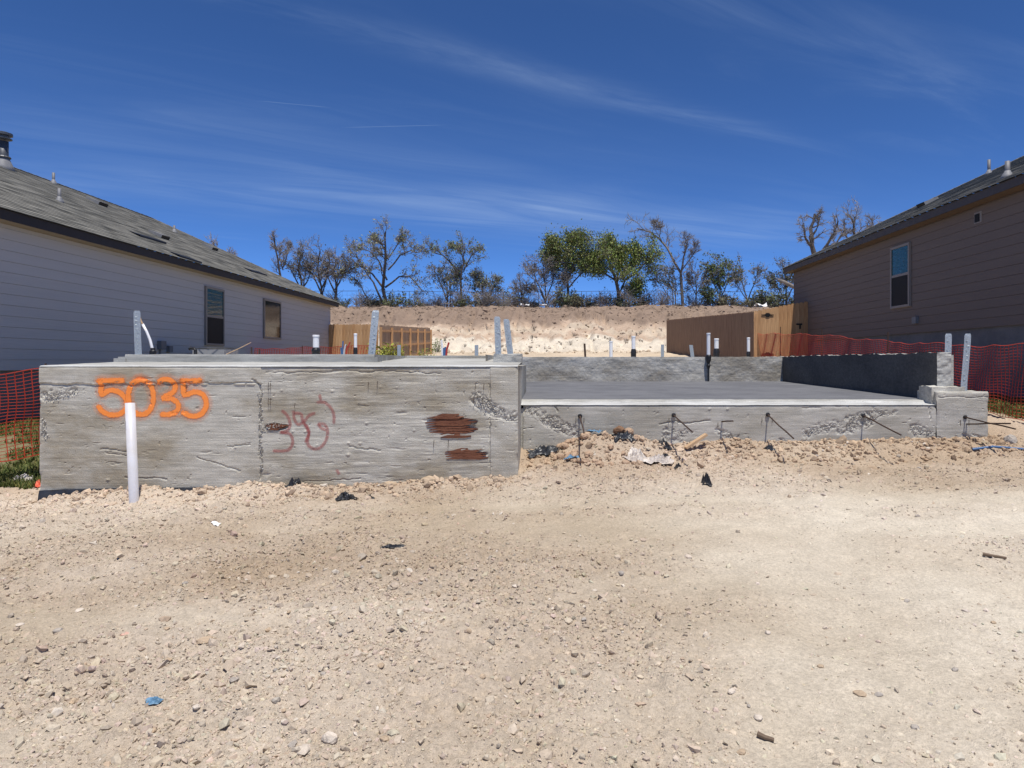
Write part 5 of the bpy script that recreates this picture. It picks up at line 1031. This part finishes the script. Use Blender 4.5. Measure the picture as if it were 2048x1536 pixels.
# single stones that stand out
def rock(label, px, py, wpx, m_, sd, flat=.6, group=None, nm='rock', lift=.25):
    x, y, z = ground_hit(px, py); r = wpx / F * y / 2; rg = np.random.default_rng(sd); bv, bf = ICO; 
    # subdivide once for a rounder, chipped shape
    mid = {}; V = [tuple(q) for q in bv]; Fs = []
    def mp(a, c):
        k_ = (min(a, c), max(a, c))
        if k_ not in mid: q = (np.array(V[a]) + np.array(V[c])) / 2; q /= np.linalg.norm(q); mid[k_] = len(V); V.append(tuple(q))
        return mid[k_]
    for a, c, d in bf: ab, cd, da = mp(a, c), mp(c, d), mp(d, a); Fs += [(a, ab, da), (c, cd, ab), (d, da, cd), (ab, cd, da)]
    V = np.array(V) * (1 + rg.normal(0, .09, (len(V), 1))) * np.array([r, r * rg.uniform(.65, .95), r * flat]); an = rg.uniform(0, 3.1); ca, sa = math.cos(an), math.sin(an)
    V = np.stack([V[:, 0]*ca - V[:, 1]*sa + x, V[:, 0]*sa + V[:, 1]*ca + y, V[:, 2] + z + r * flat * lift], 1); o = obj(nm, (V, Fs), M[m_]); tag(o, label, 'rock', group); return o
rock('largest rounded white limestone cobble in the foreground gravel', 660, 1480, 36, 'rock', 1); rock('flat pale slab stone just left of the largest white cobble', 606, 1500, 34, 'rock', 2, .35); rock('small grey cobble touching the flat pale slab stone', 586, 1490, 20, 'rockg', 3)
rock('flat tan stone lying in the left gravel', 412, 1282, 36, 'rockt', 4, .35); rock('pink flat tile shard in the left gravel', 249, 1268, 24, 'tile', 5, .2, nm='tile_shard'); rock('small pink tile chip in the middle gravel', 577, 1272, 9, 'tile', 6, .3, nm='tile_shard')
rock('thin tan flake lifting off the right sandy ground', 1720, 1388, 28, 'rockt', 7, .3); rock('small smooth brown stone alone on the right sandy ground', 1641, 1334, 14, 'rockt', 8); rock('grey lump beside cracks at the right front', 1830, 1456, 18, 'rockg', 9); rock('grey white lump on the lower sandy ground', 1516, 1436, 24, 'rock', 10, .4)
for k in range(46):
    px = R.uniform(10, 1050) if k < 34 else R.uniform(1000, 2040); py = R.uniform(1120, 1525); rock('loose fist sized tan stone lying in the foreground gravel', px, py, R.uniform(10, 21) * (py / 1400), R.choice(('rock', 'rockt', 'rockt', 'rockg')), 400 + k, R.uniform(.4, .7), 'loose fist sized stones')
rock('broken tan block lying against the porch wall', 778, 953, 32, 'rockt', 20, .5, nm='broken_block'); rock('larger broken tan block with a flat top by the porch wall', 858, 956, 34, 'rockt', 21, .55, nm='broken_block'); rock('small broken tan chunk between the two blocks', 828, 958, 14, 'rockt', 22, nm='broken_block')
rock('round grey lump of spilt concrete beside the right pier', 2020, 882, 28, 'rockg', 23, .9, nm='concrete_lump')
rock('big dark brown dirt clod atop the pile by the garage wall', 1238, 877, 24, 'clodd', 24, .8, nm='dirt_clod', lift=1.6); rock('big tan dirt clod beside the dark one on the pile', 1258, 878, 22, 'clod', 25, .8, nm='dirt_clod', lift=1.4)
for k in range(70):
    px = 1150 + abs(R.gauss(0, 1)) * 60 * R.choice((-.4, 1)); py = R.uniform(868, 925); rock('crumbly tan dirt clod in the pile before the garage wall', px, py, R.uniform(6, 19), 'clod', 500 + k, .8, 'dirt clods in the pile', 'dirt_clod', .5)
for k in range(40):
    px = R.uniform(1330, 1960); py = 888 + R.uniform(0, 22); rock('small clod along the foot of the garage wall', px, py, R.uniform(4, 11), R.choice(('clod', 'rockt', 'rock')), 700 + k, .7, 'clods along the garage wall', 'dirt_clod', .4)

# ------------------------------------------------------------------ litter
def sheet(name, label, cat, px, py, wpx, hpx, m_, sd, amp=.5, lift=.01, nx_=22, ny_=14, rot=0.0, dep=None):
    x, y, z = ground_hit(px, py); a = wpx / F * y; c = (hpx / F * y) * 1.6 if dep is None else dep; ca, sa = math.cos(rot), math.sin(rot)
    def fn(u, v):
        uu_ = (u - .5) * a * (1 + .35 * fbm(v * 4, u * 2, 1, 2, sd + 1)); vv_ = (v - .5) * c * (1 + .5 * fbm(u * 4, v * 2, 1, 2, sd + 2)); X = x + uu_*ca - vv_*sa; Y = y + uu_*sa + vv_*ca
        edge = np.minimum(np.minimum(u, 1-u), np.minimum(v, 1-v)) * 4; return X, Y, G(X, Y) + lift + amp * hpx / F * y * np.maximum(.05, (np.abs(fbm(u * 6, v * 5, 1.3, 3, sd)) * 1.1 + .22) * np.clip(edge, .0, 1) * np.sin(np.pi * np.clip(u * .8 + .1, 0, 1)))
    return tag(obj(name, grid(nx_, ny_, fn), M[m_]), label, cat)
sheet('plastic_film', 'crumpled black plastic film between porch corner and dirt pile', 'plastic', 1088, 907, 62, 18, 'poly', 1, 1.1, .03)
sheet('plastic_film', 'blue plastic strip half buried in the dirt pile', 'plastic', 1143, 905, 30, 7, 'bluef', 2, .8, .05); sheet('plastic_film', 'blue plastic strip beside the crumpled black bag', 'plastic', 1188, 900, 34, 8, 'bluef', 3, .8, .06, rot=.2)
sheet('black_bag', 'crumpled black plastic bag on the dirt pile', 'bag', 1246, 898, 44, 26, 'poly', 4, .75, .03); sheet('white_bag', 'dirty white bag lying slack below the black bag', 'bag', 1275, 920, 44, 22, 'bag', 5, 1.0, .02, rot=-.5)
sheet('white_bag', 'long dirty white bag right of the slack one', 'bag', 1314, 908, 60, 17, 'bag', 6, 1.0, .03); sheet('black_scrap', 'folded black plastic scrap against the garage wall', 'scrap', 1330, 893, 26, 16, 'black', 7, .8, .02)
sheet('black_scrap', 'torn black rubber scrap below the long white bag', 'scrap', 1326, 926, 26, 8, 'black', 8, 1.2); sheet('black_scrap', 'small round black scrap in the gravel below the torn scrap', 'scrap', 1355, 936, 13, 8, 'black', 9, 1.2)
sheet('black_scrap', 'upright ragged black scrap alone in the gravel', 'scrap', 1413, 972, 19, 26, 'black', 10, 1.3, dep=.12); sheet('black_scrap', 'ragged black rag lying below the porch wall', 'scrap', 692, 1000, 42, 16, 'black', 11, 1.2, rot=.2); sheet('black_scrap', 'tiny black shred right of the ragged black rag', 'scrap', 742, 998, 12, 7, 'black', 12, 1.2)
sheet('black_scrap', 'long flat black strip in the middle gravel', 'scrap', 785, 1091, 46, 6, 'black', 13, .9); sheet('black_scrap', 'black film tuft at the foot of the porch wall joint', 'scrap', 590, 958, 34, 16, 'black', 14, 1.2); sheet('black_scrap', 'crumpled black wrap at the foot of a dowel bar', 'scrap', 1541, 896, 18, 10, 'poly', 15, 1.3)
sheet('white_rag', 'pinkish white rag on the dirt beside the porch corner', 'rag', 42, 960, 42, 9, 'bag', 16, 1.2, rot=.3); sheet('marking_flag', 'faded orange marking flag at the porch corner', 'flag', 76, 975, 13, 18, 'pinkpaint', 17, 1.0, rot=.6); sheet('blue_shred', 'torn teal blue plastic shred in the left foreground gravel', 'scrap', 308, 1406, 30, 9, 'bluef', 18, .9, rot=.5)
sheet('white_scrap', 'small white scrap in the upper left gravel', 'scrap', 432, 1051, 18, 5, 'whitep', 19, .6)
def stick(name, label, pts, r, m_, cat='stick'):
    q = []
    for px, py in pts: x, y, z = ground_hit(px, py); q.append((x, y, z + r * 1.1))
    b = MB(); b.tube(q, r, r * .7, 7); tag(obj(name, b, M[m_]), label, cat)
stick('dead_stick', 'dark dead stick lying in the brown dirt patch', [(1966, 1112), (1982, 1115), (2012, 1120)], .014, 'dead'); stick('dead_stick', 'short dark stick on the lower sandy ground', [(1515, 1474), (1530, 1481), (1548, 1486)], .012, 'dead')
stick('blue_hose', 'blue flexible hose lying beside the right pier', [(1945, 899), (1985, 896), (2010, 898), (2046, 902), (2090, 904)], .016, 'bluep', 'hose')
x, y, z = ground_hit(1393, 897); b = MB(); b.box(-.17, .17, -.045, .045, 0, .03); o = obj('lumber_scrap', b, M['woodcut']); o.location = (x, y, z + .07); o.rotation_euler = (0, -.55, .15); tag(o, 'short pale lumber scrap tilted against the garage wall foot', 'lumber')
